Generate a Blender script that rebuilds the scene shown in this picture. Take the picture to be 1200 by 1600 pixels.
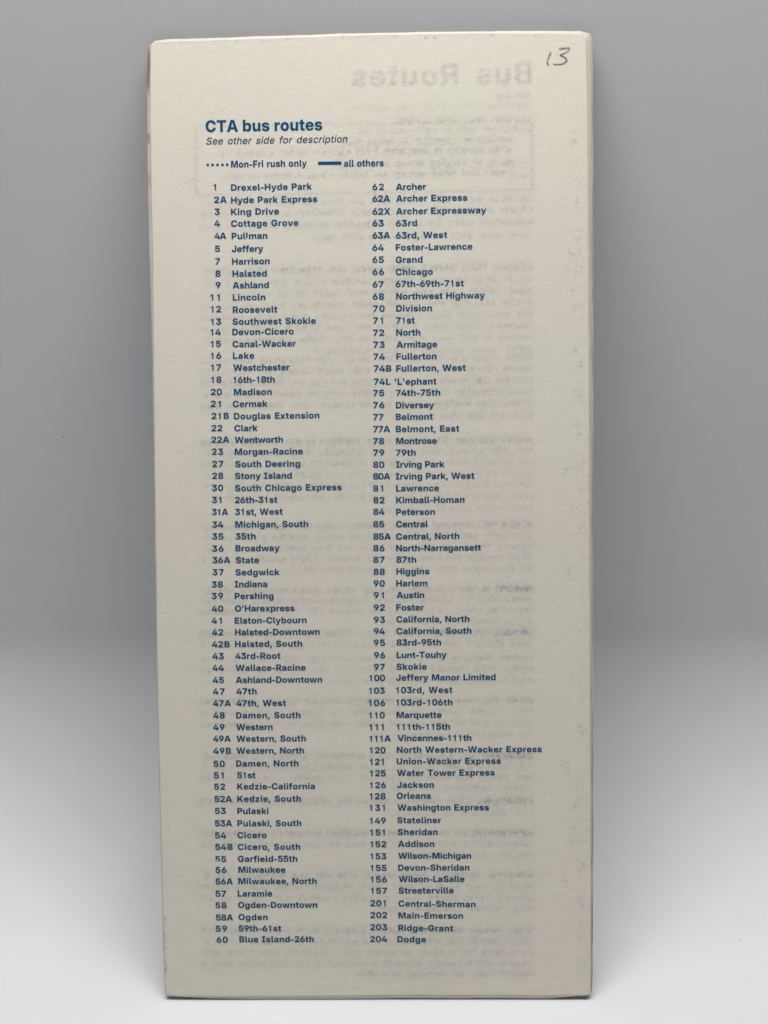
import bpy, bmesh, math, random
import numpy as np
from mathutils import Vector, Matrix
from mathutils.geometry import delaunay_2d_cdt

for o in list(bpy.data.objects):
    bpy.data.objects.remove(o)
scene = bpy.context.scene
COL = scene.collection
MM = 0.001
LEAN = 0.3046                                  # the leaflet leans back against the wall by this much
LIFT = -0.31 * MM                               # its lowest sheet just touches the floor
TILT = Matrix.Rotation(-LEAN, 4, 'X')
PLACE = Matrix.Translation((0, 0, LIFT)) @ TILT

# ------------------------------------------------------------------ camera
cam_data = bpy.data.cameras.new('camera')
cam = bpy.data.objects.new('camera', cam_data)
COL.objects.link(cam)
axes = Matrix(((0.999781, 0.009484, 0.018679), (0.018337, 0.034893, -0.999223), (-0.010128, 0.999346, 0.034711))).to_4x4()
cam.matrix_world = PLACE @ Matrix.Translation((6.949 * MM, -228.164 * MM, 125.216 * MM)) @ axes
cam_data.sensor_fit = 'VERTICAL'
cam_data.sensor_height = 24.0
cam_data.lens = 24.0 * 1500.0 / 1600.0
cam_data.clip_start = 0.01
cam_data.clip_end = 20.0
scene.camera = cam

# ------------------------------------------------------------------ light
world = bpy.data.worlds.new('World')
scene.world = world
world.use_nodes = True
bg = world.node_tree.nodes['Background']
bg.inputs['Color'].default_value = (0.75, 0.88, 1.0, 1)
bg.inputs['Strength'].default_value = 0.015

def area_light(name, loc, target, sx, sy, power, color):
    d = bpy.data.lights.new(name, 'AREA')
    d.shape = 'RECTANGLE'
    d.size, d.size_y, d.energy, d.color = sx, sy, power, color
    o = bpy.data.objects.new(name, d)
    COL.objects.link(o)
    o.location = loc
    o.rotation_euler = (Vector(target) - Vector(loc)).to_track_quat('-Z', 'Y').to_euler()
    return o

area_light('light_box_panel', (0.0, 0.099, 0.596), (0, 0.091, 0.0), 0.556, 0.407, 8.2, (1.0, 0.992, 0.978))

scene.view_settings.view_transform = 'Standard'
scene.view_settings.look = 'None'
scene.view_settings.exposure = 0.0
scene.view_settings.gamma = 1.0
scene.view_settings.use_curve_mapping = False
scene.cycles.transparent_max_bounces = 16
scene.cycles.max_bounces = 10
scene.cycles.diffuse_bounces = 6

# ------------------------------------------------------------------ measured data, in mm on the front sheet
LEFT_NUMBERS = [
    ('1', -36.77, -35.89, 193.55),
    ('2 A', -36.66, -33.66, 190.61),
    ('3', -36.59, -35.41, 187.84),
    ('4', -36.69, -35.45, 185.11),
    ('4A', -36.68, -33.92, 182.17),
    ('5', -36.64, -35.48, 179.15),
    ('7', -36.63, -35.56, 176.21),
    ('8', -36.64, -35.34, 173.33),
    ('9', -36.62, -35.35, 170.62),
    ('11', -37.89, -35.67, 167.78),
    ('12', -37.87, -35.38, 164.98),
    ('13', -37.92, -35.43, 162.05),
    ('14', -38.02, -35.56, 159.58),
    ('15', -38.01, -35.57, 156.80),
    ('16', -38.05, -35.55, 154.05),
    ('17', -38.04, -35.63, 151.24),
    ('18', -38.05, -35.58, 148.37),
    ('20', -38.19, -35.51, 145.46),
    ('21', -38.24, -35.83, 142.64),
    ('21B', -38.10, -33.95, 139.78),
    ('22', -38.18, -35.55, 136.90),
    ('22A', -38.23, -33.95, 134.13),
    ('23', -38.15, -35.46, 131.30),
    ('27', -38.14, -35.45, 128.38),
    ('28', -38.18, -35.49, 125.55),
    ('30', -38.29, -35.57, 122.68),
    ('31', -38.34, -36.04, 119.81),
    ('31A', -38.39, -34.50, 116.91),
    ('34', -38.38, -35.71, 113.91),
    ('35', -38.42, -35.69, 111.10),
    ('36', -38.47, -35.71, 108.18),
    ('36A', -38.45, -34.16, 105.42),
    ('37', -38.50, -35.80, 102.51),
    ('38', -38.70, -36.00, 99.59),
    ('39', -38.78, -36.01, 96.83),
    ('40', -38.80, -36.03, 93.78),
    ('41', -38.88, -36.45, 90.89),
    ('42', -38.83, -36.12, 88.08),
    ('42B', -38.88, -34.63, 85.18),
    ('43', -38.83, -36.09, 82.34),
    ('44', -38.88, -36.14, 79.50),
    ('45', -38.83, -36.12, 76.56),
    ('47', -38.82, -36.04, 73.80),
    ('47A', -38.86, -34.54, 70.95),
    ('48', -38.88, -36.07, 68.00),
    ('49', -38.93, -36.18, 65.15),
    ('49A', -38.97, -34.71, 62.35),
    ('49B', -38.99, -34.69, 59.40),
    ('50', -39.01, -36.26, 56.26),
    ('51', -38.96, -36.58, 53.45),
    ('52', -38.95, -36.25, 50.68),
    ('52A', -38.87, -34.66, 47.68),
    ('53', -38.83, -36.19, 44.78),
    ('53A', -38.91, -34.69, 41.77),
    ('54', -38.92, -36.23, 38.80),
    ('54B', -38.91, -34.66, 35.98),
    ('55', -38.93, -36.29, 33.01),
    ('56', -38.94, -36.24, 30.34),
    ('56A', -38.98, -34.76, 27.52),
    ('57', -39.03, -36.48, 24.53),
    ('58', -39.08, -36.37, 21.67),
    ('58A', -39.03, -34.84, 18.68),
    ('59', -39.11, -36.34, 15.94),
    ('60', -38.94, -36.20, 13.20),
]
LEFT_NAMES = [
    ('Drexel-Hyde Park', -32.62, -13.52, 193.41),
    ('Hyde Park Express', -32.66, -12.26, 190.48),
    ('King Drive', -32.71, -21.36, 187.74),
    ('Cottage Grove', -32.75, -16.80, 185.00),
    ('Pullman', -32.65, -24.16, 182.09),
    ('Jeffery', -32.66, -25.17, 179.07),
    ('Harrison', -32.65, -23.73, 176.13),
    ('Halsted', -32.57, -24.44, 173.25),
    ('Ashland', -32.58, -23.99, 170.54),
    ('Lincoln', -32.60, -24.85, 167.69),
    ('Roosevelt', -32.64, -22.07, 164.79),
    ('Southwest Skokie', -32.75, -12.98, 161.99),
    ('Devon-Cicero', -32.85, -18.23, 159.56),
    ('Canal-Wacker', -32.83, -17.75, 156.70),
    ('Lake', -32.78, -27.67, 153.98),
    ('Westchester', -32.76, -19.31, 151.14),
    ('16th-18th', -32.81, -22.88, 148.28),
    ('Madison', -32.70, -23.68, 145.38),
    ('Cermak', -32.99, -24.73, 142.56),
    ('Douglas Extension', -32.76, -12.41, 139.68),
    ('Clark', -32.71, -27.16, 136.83),
    ('Wentworth', -32.67, -21.16, 134.05),
    ('Morgan-Racine', -32.71, -16.47, 131.21),
    ('South Deering', -32.63, -17.12, 128.29),
    ('Stony Island', -32.71, -19.14, 125.46),
    ('South Chicago Express', -32.78, -7.31, 122.57),
    ('26th-31st', -32.83, -22.67, 119.74),
    ('31st, West', -32.87, -21.46, 116.90),
    ('Michigan, South', -32.86, -15.39, 113.89),
    ('35th', -32.84, -28.00, 111.07),
    ('Broadway', -32.88, -22.31, 108.21),
    ('State', -32.84, -27.26, 105.37),
    ('Sedgwick', -32.97, -22.39, 102.45),
    ('Indiana', -33.20, -25.38, 99.60),
    ('Pershing', -33.25, -23.91, 96.77),
    ("O'Harexpress", -33.23, -18.92, 93.78),
    ('Elston-Clybourn', -33.34, -16.08, 90.88),
    ('Halsted-Downtown', -33.32, -12.96, 88.07),
    ('Halsted, South', -33.36, -17.23, 85.24),
    ('43rd-Root', -33.32, -22.46, 82.35),
    ('Wallace-Racine', -33.30, -16.47, 79.47),
    ('Ashland-Downtown', -33.31, -12.52, 76.56),
    ('47th', -33.20, -28.30, 73.80),
    ('47th, West', -33.28, -21.29, 70.94),
    ('Damen, South', -33.36, -17.85, 67.99),
    ('Western', -33.37, -24.58, 65.14),
    ('Western, South', -33.38, -16.63, 62.34),
    ('Western, North', -33.43, -17.10, 59.42),
    ('Damen, North', -33.54, -18.47, 56.31),
    ('51st', -33.33, -28.88, 53.46),
    ('Kedzie-California', -33.38, -14.59, 50.73),
    ('Kedzie, South', -33.39, -18.00, 47.71),
    ('Pulaski', -33.44, -25.89, 44.75),
    ('Pulaski, South', -33.45, -17.98, 41.75),
    ('Cicero', -33.47, -26.40, 38.85),
    ('Cicero, South', -33.48, -18.31, 35.96),
    ('Garfield-55th', -33.46, -19.06, 33.05),
    ('Milwaukee', -33.41, -21.97, 30.39),
    ('Milwaukee, North', -33.45, -14.45, 27.59),
    ('Laramie', -33.66, -25.25, 24.55),
    ('Ogden-Downtown', -33.58, -14.40, 21.75),
    ('Ogden', -33.53, -26.45, 18.76),
    ('59th-61st', -33.54, -23.19, 15.99),
    ('Blue Island-26th', -33.43, -15.32, 13.31),
]
RIGHT_NUMBERS = [
    ('62', 0.72, 3.45, 193.02),
    ('62A', 0.69, 4.87, 190.28),
    ('62X', 0.66, 4.92, 187.29),
    ('63', 0.63, 3.32, 184.60),
    ('63A', 0.60, 4.79, 181.74),
    ('64', 0.57, 3.27, 178.89),
    ('65', 0.54, 3.27, 176.08),
    ('66', 0.55, 3.28, 173.22),
    ('67', 0.51, 3.14, 170.29),
    ('68', 0.52, 3.22, 167.46),
    ('70', 0.60, 3.34, 164.62),
    ('71', 0.57, 2.91, 161.83),
    ('72', 0.54, 3.17, 158.95),
    ('73', 0.55, 3.25, 156.15),
    ('74', 0.55, 3.26, 153.32),
    ('74B', 0.60, 4.77, 150.54),
    ('74L', 0.57, 4.52, 147.41),
    ('75', 0.39, 3.03, 144.75),
    ('76', 0.36, 3.04, 141.90),
    ('77', 0.33, 2.79, 139.09),
    ('77A', 0.30, 4.34, 136.22),
    ('78', 0.27, 2.92, 133.40),
    ('79', 0.28, 2.92, 130.66),
    ('80', 0.21, 2.90, 127.79),
    ('80A', 0.18, 4.26, 125.04),
    ('81', 0.15, 2.54, 122.18),
    ('82', 0.16, 2.85, 119.38),
    ('84', 0.13, 2.82, 116.62),
    ('85', 0.06, 2.72, 113.64),
    ('85A', 0.07, 4.27, 110.72),
    ('86', 0.04, 2.73, 107.95),
    ('87', 0.01, 2.70, 105.18),
    ('88', 0.02, 2.75, 102.29),
    ('90', 0.03, 2.72, 99.52),
    ('91', 0.03, 2.47, 96.70),
    ('92', 0.00, 2.66, 93.74),
    ('93', -0.03, 2.67, 90.84),
    ('94', -0.06, 2.60, 88.06),
    ('95', -0.09, 2.61, 85.31),
    ('96', -0.04, 2.62, 82.30),
    ('97', -0.11, 2.48, 79.47),
    ('100', -1.25, 2.56, 76.83),
    ('103', -1.36, 2.46, 73.78),
    ('106', -1.46, 2.50, 70.79),
    ('110', -1.42, 2.40, 67.84),
    ('111', -1.38, 2.11, 64.96),
    ('111A', -1.37, 3.79, 62.19),
    ('120', -1.32, 2.50, 59.38),
    ('121', -1.35, 2.03, 56.57),
    ('125', -1.35, 2.48, 53.79),
    ('126', -1.41, 2.49, 50.92),
    ('128', -1.48, 2.39, 48.22),
    ('131', -1.55, 2.17, 45.43),
    ('149', -1.51, 2.40, 42.27),
    ('151', -1.46, 2.11, 39.43),
    ('152', -1.46, 2.42, 36.53),
    ('153', -1.45, 2.43, 33.58),
    ('155', -1.44, 2.47, 30.75),
    ('156', -1.47, 2.52, 27.95),
    ('157', -1.43, 2.49, 25.15),
    ('201', -1.57, 2.12, 22.12),
    ('202', -1.60, 2.47, 19.20),
    ('203', -1.67, 2.44, 16.24),
    ('204', -1.74, 2.37, 13.32),
]
RIGHT_NAMES = [
    ('Archer', 6.25, 13.33, 192.96),
    ('Archer Express', 6.26, 23.03, 190.26),
    ('Archer Expressway', 6.23, 27.44, 187.29),
    ('63rd', 6.16, 11.18, 184.51),
    ('63rd, West', 6.14, 18.21, 181.67),
    ('Foster-Lawrence', 6.07, 24.11, 178.87),
    ('Grand', 6.04, 12.38, 175.98),
    ('Chicago', 6.02, 14.76, 173.12),
    ('67th-69th-71st', 5.95, 22.05, 170.31),
    ('Northwest Highway', 6.03, 26.98, 167.43),
    ('Division', 6.04, 14.51, 164.60),
    ('71st', 5.98, 10.40, 161.78),
    ('North', 5.99, 11.72, 158.95),
    ('Armitage', 6.03, 15.64, 156.10),
    ('Fullerton', 5.97, 15.47, 153.30),
    ('Fullerton, West', 5.91, 22.35, 150.51),
    ("'L'ephant", 5.58, 15.42, 147.37),
    ('74th-75th', 5.81, 16.28, 144.74),
    ('Diversey', 5.75, 14.83, 141.82),
    ('Belmont', 5.72, 14.48, 139.08),
    ('Belmont, East', 5.70, 20.71, 136.20),
    ('Montrose', 5.70, 15.38, 133.36),
    ('79th', 5.64, 10.37, 130.59),
    ('Irving Park', 5.65, 17.13, 127.79),
    ('Irving Park, West', 5.55, 24.22, 124.98),
    ('Lawrence', 5.60, 15.80, 122.14),
    ('Kimball-Homan', 5.57, 21.83, 119.33),
    ('Peterson', 5.54, 14.80, 116.52),
    ('Central', 5.51, 13.09, 113.61),
    ('Central, North', 5.48, 20.56, 110.68),
    ('North-Narragansett', 5.46, 25.68, 107.90),
    ('87th', 5.50, 10.26, 105.16),
    ('Higgins', 5.48, 13.36, 102.35),
    ('Harlem', 5.41, 12.86, 99.50),
    ('Austin', 5.50, 12.10, 96.69),
    ('Foster', 5.39, 11.96, 93.73),
    ('California, North', 5.37, 22.81, 90.89),
    ('California, South', 5.34, 23.27, 88.07),
    ('83rd-95th', 5.35, 16.02, 85.33),
    ('Lunt-Touhy', 5.36, 17.32, 82.32),
    ('Skokie', 5.29, 12.54, 79.50),
    ('Jeffery Manor Limited', 5.19, 28.94, 76.88),
    ('103rd, West', 5.13, 18.63, 73.87),
    ('103rd-106th', 5.10, 18.60, 70.89),
    ('Marquette', 5.18, 15.99, 67.87),
    ('111th-115th', 5.15, 18.00, 64.99),
    ('Vincennes-111th', 5.35, 23.09, 62.29),
    ('North Western-Wacker Express', 5.17, 39.88, 59.46),
    ('Union-Wacker Express', 5.11, 30.08, 56.67),
    ('Water Tower Express', 5.16, 28.58, 53.86),
    ('Jackson', 5.17, 14.00, 50.97),
    ('Orleans', 5.03, 13.27, 48.30),
    ('Washington Express', 5.19, 27.16, 45.43),
    ('Stateliner', 5.12, 15.67, 42.36),
    ('Sheridan', 5.20, 14.80, 39.48),
    ('Addison', 5.25, 13.99, 36.58),
    ('Wilson-Michigan', 5.26, 22.81, 33.70),
    ('Devon-Sheridan', 5.23, 22.39, 30.80),
    ('Wilson-LaSalle', 5.35, 21.18, 28.00),
    ('Streeterville', 5.29, 18.55, 25.21),
    ('Central-Sherman', 5.22, 23.77, 22.02),
    ('Main-Emerson', 5.16, 20.78, 19.11),
    ('Ridge-Grant', 5.09, 18.37, 16.08),
    ('Dodge', 4.88, 11.78, 13.27),
]
BOLD_GLYPHS = """
' 321 98,426 82,728 238,728 223,426
, 269 23,-182 62,119 224,119 138,-182
- 645 490,355 490,224 155,224 155,355
0 645 323,-11 262,-6 208,9 162,34 122,68 90,111 64,163 46,222 35,289 32,363 35,438 46,505 64,564 90,616 122,659 162,693 208,718 262,733 323,738 383,733 437,718 483,693 523,659 556,616 581,564 599,505 610,438 614,363 610,289 599,222 581,163 556,111 523,68 484,34 437,9 383,-6|323,129 349,132 372,141 392,155 408,176 421,202 432,234 439,272 443,315 445,363 443,412 439,456 432,493 421,526 408,552 392,572 372,587 349,596 323,599 296,596 273,587 254,572 237,552 224,526 213,493 206,456 202,412 200,363 202,315 206,272 213,234 224,202 237,176 254,155 273,141 296,132
2 645 58,0 58,124 325,354 343,371 360,387 376,402 389,417 401,433 411,449 418,466 422,484 424,503 422,522 418,540 410,556 401,569 388,581 374,590 358,597 340,601 320,602 299,600 280,596 263,588 249,578 236,565 226,549 219,530 214,509 213,486 50,486 54,535 65,580 84,620 109,655 140,684 178,707 221,724 268,735 320,738 371,735 418,726 461,710 498,689 530,663 555,632 574,597 585,558 589,514 587,484 581,455 571,427 557,399 537,371 513,341 484,310 448,276 407,240 297,142 297,139 595,139 595,0
3 645 318,-11 262,-7 211,3 166,21 127,44 94,73 68,106 49,143 37,184 33,227 203,227 205,208 210,190 219,174 230,161 243,149 259,139 277,132 297,128 318,127 339,128 358,133 375,140 391,149 404,162 414,176 422,193 427,211 428,232 426,251 421,268 413,284 402,299 388,311 371,321 351,328 329,332 304,334 210,334 210,439 368,585 368,588 70,588 70,728 572,728 572,599 334,385 334,423 388,426 436,421 479,409 516,390 547,365 572,335 590,301 600,263 604,222 600,177 588,137 567,100 540,67 506,40 466,18 421,2 372,-7
4 645 19,134 19,268 304,728 472,728 192,272 192,268 626,268 626,134|373,0 373,174 377,234 377,454 535,454 535,0
5 645 319,-10 268,-7 221,2 178,18 140,40 107,67 80,99 60,136 48,176 42,220 208,220 210,201 216,185 224,169 235,156 248,144 264,135 281,128 300,124 319,122 341,124 361,129 379,137 395,149 408,163 419,179 427,198 432,219 433,242 432,265 427,286 419,305 408,322 394,336 379,348 361,356 341,361 319,363 296,361 274,356 253,347 236,335 222,321 211,304 56,319 83,728 556,728 556,588 231,588 217,427 219,427 235,445 255,459 279,472 305,481 333,486 364,488 396,486 426,480 455,470 483,457 508,440 530,420 550,397 567,371 581,343 591,312 597,280 599,247 595,198 584,154 564,114 538,78 505,47 466,23 422,4 373,-7
6 645 326,-10 276,-7 229,3 185,20 145,43 112,72 84,106 63,146 51,190 47,240 49,279 57,318 70,356 88,395 111,435 138,477 308,728 485,728 263,402 216,402 223,413 234,423 246,434 260,444 277,453 296,461 317,467 340,471 366,472 410,469 451,460 488,444 520,423 547,397 569,365 585,328 595,287 598,242 594,194 583,150 563,110 537,75 505,46 467,22 424,4 377,-6|323,123 344,125 364,130 381,138 397,149 411,163 422,180 430,198 435,218 436,239 435,261 430,281 422,299 411,316 397,329 381,341 364,349 344,354 323,356 302,354 283,349 266,341 250,329 236,316 225,299 217,281 212,261 211,240 212,218 217,198 225,180 236,163 250,149 266,138 283,130 302,125
7 645 111,0 406,583 406,586 61,586 61,728 584,728 584,587 288,0
8 645 322,-11 267,-8 217,1 171,16 131,36 97,60 69,89 49,122 36,158 32,196 35,227 42,255 54,282 71,305 91,326 115,344 142,359 172,369 204,376 204,379 163,390 127,408 98,434 75,465 62,501 57,541 61,578 72,612 91,643 117,671 148,694 185,713 227,727 273,735 322,738 372,735 418,727 460,713 497,694 528,671 554,643 572,612 584,578 587,541 583,501 569,465 547,434 517,408 482,390 441,379 441,376 473,369 502,359 530,344 554,326 574,305 591,281 603,255 610,227 613,196 609,158 596,122 576,89 548,60 514,36 473,16 427,1 377,-8|322,112 343,113 363,117 380,124 396,134 409,145 419,159 427,175 432,192 434,210 432,229 427,246 419,261 408,275 395,287 380,297 362,304 343,308 322,309 301,308 282,304 265,297 249,287 236,276 225,262 217,246 213,229 211,210 213,192 217,175 225,159 236,145 249,134 264,124 282,117 301,113|322,434 341,435 357,439 373,445 386,453 398,464 407,476 414,491 418,506 419,523 418,540 414,555 407,569 398,582 387,592 373,600 358,606 341,610 322,611 304,610 287,606 272,600 258,592 247,582 237,569 231,555 227,540 225,523 227,506 231,491 238,477 247,464 258,454 272,445 287,439 304,435
9 645 319,738 369,734 416,724 460,707 500,684 533,656 561,621 582,582 594,537 598,488 596,449 588,410 575,372 557,333 534,293 507,250 337,0 159,0 382,326 429,326 422,315 412,304 399,294 385,283 368,274 349,267 328,260 305,257 279,256 235,259 195,268 158,283 125,305 98,331 76,363 60,399 50,440 47,485 51,533 62,577 82,617 108,653 140,682 178,706 221,723 268,734|322,605 301,603 282,598 264,590 248,578 234,564 223,548 215,530 210,510 209,488 210,467 215,447 223,428 234,412 248,398 264,387 282,379 301,374 322,372 343,374 362,379 380,387 395,398 409,412 420,428 428,446 433,466 434,488 433,510 428,530 420,548 409,564 395,578 380,590 362,598 343,603
A 755 14,0 260,728 491,728 742,0 547,0 447,319 431,373 415,428 400,485 384,543 369,604 353,666 396,666 380,603 365,543 350,484 335,428 320,372 304,319 205,0|182,148 182,282 574,282 574,148
B 657 52,0 52,728 355,728 406,725 451,717 491,704 525,687 552,665 574,639 590,610 599,578 602,543 600,516 595,491 585,469 572,448 557,430 538,414 516,401 493,391 467,384 467,379 496,376 523,368 548,355 571,339 591,319 607,295 620,268 627,237 629,204 626,166 616,131 600,99 577,70 549,46 514,26 474,12 428,3 377,0|224,137 341,137 374,140 401,147 422,159 438,176 447,197 450,221 449,238 444,254 437,269 427,281 415,291 400,300 384,306 365,310 344,311 224,311|224,429 331,429 349,431 366,434 381,439 394,447 406,456 415,467 421,480 425,495 427,511 424,534 416,553 401,570 382,582 359,589 332,591 224,591
C 736 380,-11 316,-6 257,9 203,33 154,67 113,110 79,161 54,221 39,288 34,363 39,439 54,507 79,567 113,618 155,661 204,694 258,719 317,733 380,738 423,736 463,730 502,720 537,705 570,687 600,666 627,641 650,612 670,580 686,546 697,508 705,467 529,467 525,485 519,502 512,517 503,531 493,543 481,554 468,564 453,572 438,578 421,582 403,585 384,586 349,583 318,574 290,559 267,539 247,514 231,483 219,448 212,408 210,363 212,318 219,278 231,243 247,212 267,187 291,167 318,153 349,144 383,142 402,142 420,145 437,150 453,156 467,164 480,173 492,184 503,197 512,210 519,226 525,242 529,260 705,260 699,224 688,190 674,156 655,125 633,96 607,70 577,47 544,27 508,11 468,-1 426,-8
D 715 321,0 127,0 127,147 313,147 354,149 389,157 421,170 447,187 469,211 485,240 497,275 505,316 507,364 505,411 497,452 485,487 468,517 446,540 420,558 388,571 352,578 311,581 124,581 124,728 321,728 392,723 455,708 513,683 562,650 604,608 637,558 662,500 676,435 681,364 677,292 662,228 638,170 604,120 563,78 513,44 456,20 392,5|226,728 226,0 52,0 52,728
E 614 52,0 52,728 574,728 574,583 226,583 226,437 547,437 547,296 226,296 226,145 574,145 574,0
F 589 52,0 52,728 560,728 560,583 226,583 226,412 533,412 533,271 226,271 226,0
G 746 384,-11 317,-6 256,10 200,35 152,70 111,113 78,165 53,224 39,290 34,363 39,438 54,506 80,566 114,617 156,660 205,694 259,719 318,733 381,738 423,736 462,730 500,720 536,706 568,689 598,668 625,644 648,617 668,588 684,556 695,522 701,486 525,486 521,501 515,515 507,528 499,540 489,550 478,559 465,567 452,574 437,579 421,583 404,585 386,586 351,583 320,574 292,560 268,540 247,514 231,484 220,449 212,409 210,364 212,319 219,279 231,244 247,213 267,188 292,168 320,153 352,144 387,142 418,143 445,149 469,158 490,170 507,185 521,204 531,224 537,247 539,273 575,269 394,269 394,396 708,396 708,299 703,239 690,184 667,135 635,92 597,56 552,27 501,6 445,-6
H 737 52,0 52,728 226,728 226,443 511,443 511,728 684,728 684,0 511,0 511,299 226,299 226,0
I 456 30,0 30,140 141,140 141,587 30,587 30,728 426,728 426,587 315,587 315,140 426,140 426,0
J 582 278,-10 204,-4 142,17 92,50 56,97 33,155 26,224 26,272 194,272 194,222 197,194 204,172 216,154 233,141 253,133 276,130 300,133 320,141 336,154 348,172 356,194 358,222 358,728 530,728 530,223 523,154 501,96 464,50 414,16 352,-4
K 724 181,139 181,318 196,343 211,367 226,389 241,412 257,434 274,456 291,479 310,503 330,529 492,728 699,728 393,363 378,367|52,0 52,728 226,728 226,549 224,352 226,268 226,0|507,0 310,311 418,441 710,0
L 565 52,0 52,728 226,728 226,145 538,145 538,0
M 928 52,0 52,728 317,728 410,443 416,424 422,402 428,377 435,349 442,321 449,291 456,261 463,232 469,204 475,177 480,153 484,132 446,132 450,153 455,177 460,203 467,232 473,261 480,291 487,321 494,349 501,377 507,402 513,424 519,443 611,728 876,728 876,0 703,0 703,314 703,332 703,353 704,376 704,402 705,429 706,457 707,487 708,516 708,546 709,575 709,603 710,630 724,630 718,601 711,572 703,542 695,513 687,483 680,454 672,426 665,399 658,375 651,352 645,332 640,314 536,0 393,0 287,314 282,332 276,352 269,374 262,399 254,426 247,454 239,483 231,512 223,542 215,572 207,601 200,630 218,630 218,603 219,576 219,547 220,517 221,487 222,458 222,429 223,402 224,376 224,353 225,332 225,314 225,0
N 750 52,0 52,728 238,728 443,398 454,380 465,360 477,339 489,316 501,292 514,267 526,240 539,213 551,183 533,162 531,189 529,218 528,249 526,280 525,311 524,341 523,370 522,394 522,415 522,728 698,728 698,0 512,0 324,302 311,324 297,347 284,371 270,396 255,423 241,452 226,482 209,515 192,550 218,556 220,522 222,488 224,455 225,423 226,394 227,366 228,342 228,320 229,302 229,0
O 761 381,-11 317,-6 259,9 204,33 155,67 114,110 79,161 54,221 39,288 34,363 39,439 54,507 79,567 114,618 155,661 204,694 259,719 317,733 381,738 444,733 503,719 557,694 606,661 647,618 682,567 707,507 722,439 728,363 722,288 707,220 682,161 647,109 606,67 557,33 503,9 444,-6|381,142 414,144 444,153 472,167 495,187 515,212 530,243 542,278 549,318 551,363 549,409 542,449 530,485 515,515 495,540 472,560 444,575 414,583 381,586 347,583 317,575 290,560 266,540 247,515 231,485 219,449 212,409 210,363 212,318 219,278 231,243 247,212 266,187 290,167 317,153 347,144
P 646 52,0 52,728 350,728 403,724 451,714 494,697 531,673 562,644 587,610 605,570 616,526 619,479 616,431 605,387 586,348 561,313 530,285 492,262 449,245 400,234 347,231 157,231 157,371 324,371 349,373 370,377 389,385 406,395 419,407 430,422 438,439 442,458 444,479 442,499 438,518 430,535 419,550 406,562 389,572 370,579 349,584 324,585 226,585 226,0
R 660 52,0 52,728 351,728 404,724 452,714 495,698 532,675 563,647 588,613 606,575 617,532 620,484 617,437 605,394 587,356 561,324 529,296 491,275 447,259 398,250 344,246 157,246 157,384 326,384 350,385 371,389 390,395 407,404 420,415 431,429 439,445 443,463 445,484 443,505 439,523 431,539 420,553 407,565 390,574 371,580 350,584 325,586 226,586 226,0|456,0 285,331 468,331 643,0
S 664 337,-11 278,-7 224,2 176,18 134,40 99,68 72,102 51,142 39,188 34,240 200,240 203,218 210,198 219,181 232,166 248,154 266,144 287,137 311,133 337,132 360,133 381,136 400,141 416,149 430,158 441,169 449,181 454,195 455,210 454,223 450,235 443,246 432,256 419,264 403,272 383,280 361,286 334,293 259,309 197,327 146,351 105,381 75,418 57,462 51,512 55,556 67,595 87,631 114,662 148,689 188,710 233,726 282,735 336,738 390,735 439,725 484,710 522,688 555,661 581,629 600,592 612,551 617,506 452,506 447,532 436,554 419,572 396,586 368,593 336,596 315,595 296,592 278,587 263,580 251,571 241,561 234,549 230,536 228,523 230,509 234,497 241,486 251,477 263,468 279,461 297,454 317,448 340,443 403,429 439,420 472,410 502,398 529,385 552,370 573,353 590,335 604,315 615,293 623,269 628,243 630,215 626,170 614,130 595,94 568,63 535,37 494,16 448,1 395,-8
T 663 27,583 27,728 636,728 636,583 418,583 418,0 245,0 245,583
U 717 358,-10 299,-7 246,4 197,23 155,48 119,79 90,116 69,159 56,206 52,257 52,728 224,728 224,272 226,247 231,224 241,203 254,185 269,169 288,157 309,147 333,142 358,140 384,142 408,147 429,157 448,169 464,185 476,203 486,224 492,247 493,272 493,728 665,728 665,257 661,206 648,159 627,116 598,79 562,48 520,23 471,4 417,-7
V 751 264,0 14,728 207,728 308,409 324,356 340,301 355,244 371,186 386,126 402,64 359,64 374,126 389,186 404,245 418,301 433,356 448,409 546,728 737,728 494,0
W 1040 208,0 14,728 204,728 276,405 283,372 289,338 296,303 302,267 307,232 313,196 319,161 325,126 330,93 295,93 302,126 308,161 314,196 320,232 327,267 333,303 340,338 348,372 355,405 432,728 607,728 685,405 692,372 699,338 706,303 713,267 719,232 726,196 732,161 738,126 744,93 709,93 715,126 720,161 726,196 732,232 738,267 744,303 750,338 757,372 763,405 836,728 1026,728 831,0 637,0 548,350 539,389 531,431 523,476 515,523 506,571 497,621 543,621 533,571 524,523 516,477 509,432 501,390 492,350 403,0
X 742 14,0 321,435 321,305 41,728 240,728 309,618 322,599 333,579 343,561 352,543 361,525 370,508 379,491 388,474 397,457 348,457 358,474 367,491 376,508 385,525 394,543 404,561 414,579 426,599 438,618 509,728 703,728 429,314 429,438 728,0 523,0 432,140 422,156 412,172 404,186 396,199 389,212 381,225 374,238 366,251 358,264 383,264 375,251 368,238 360,225 353,213 346,199 338,186 329,172 319,156 308,140 214,0
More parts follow.
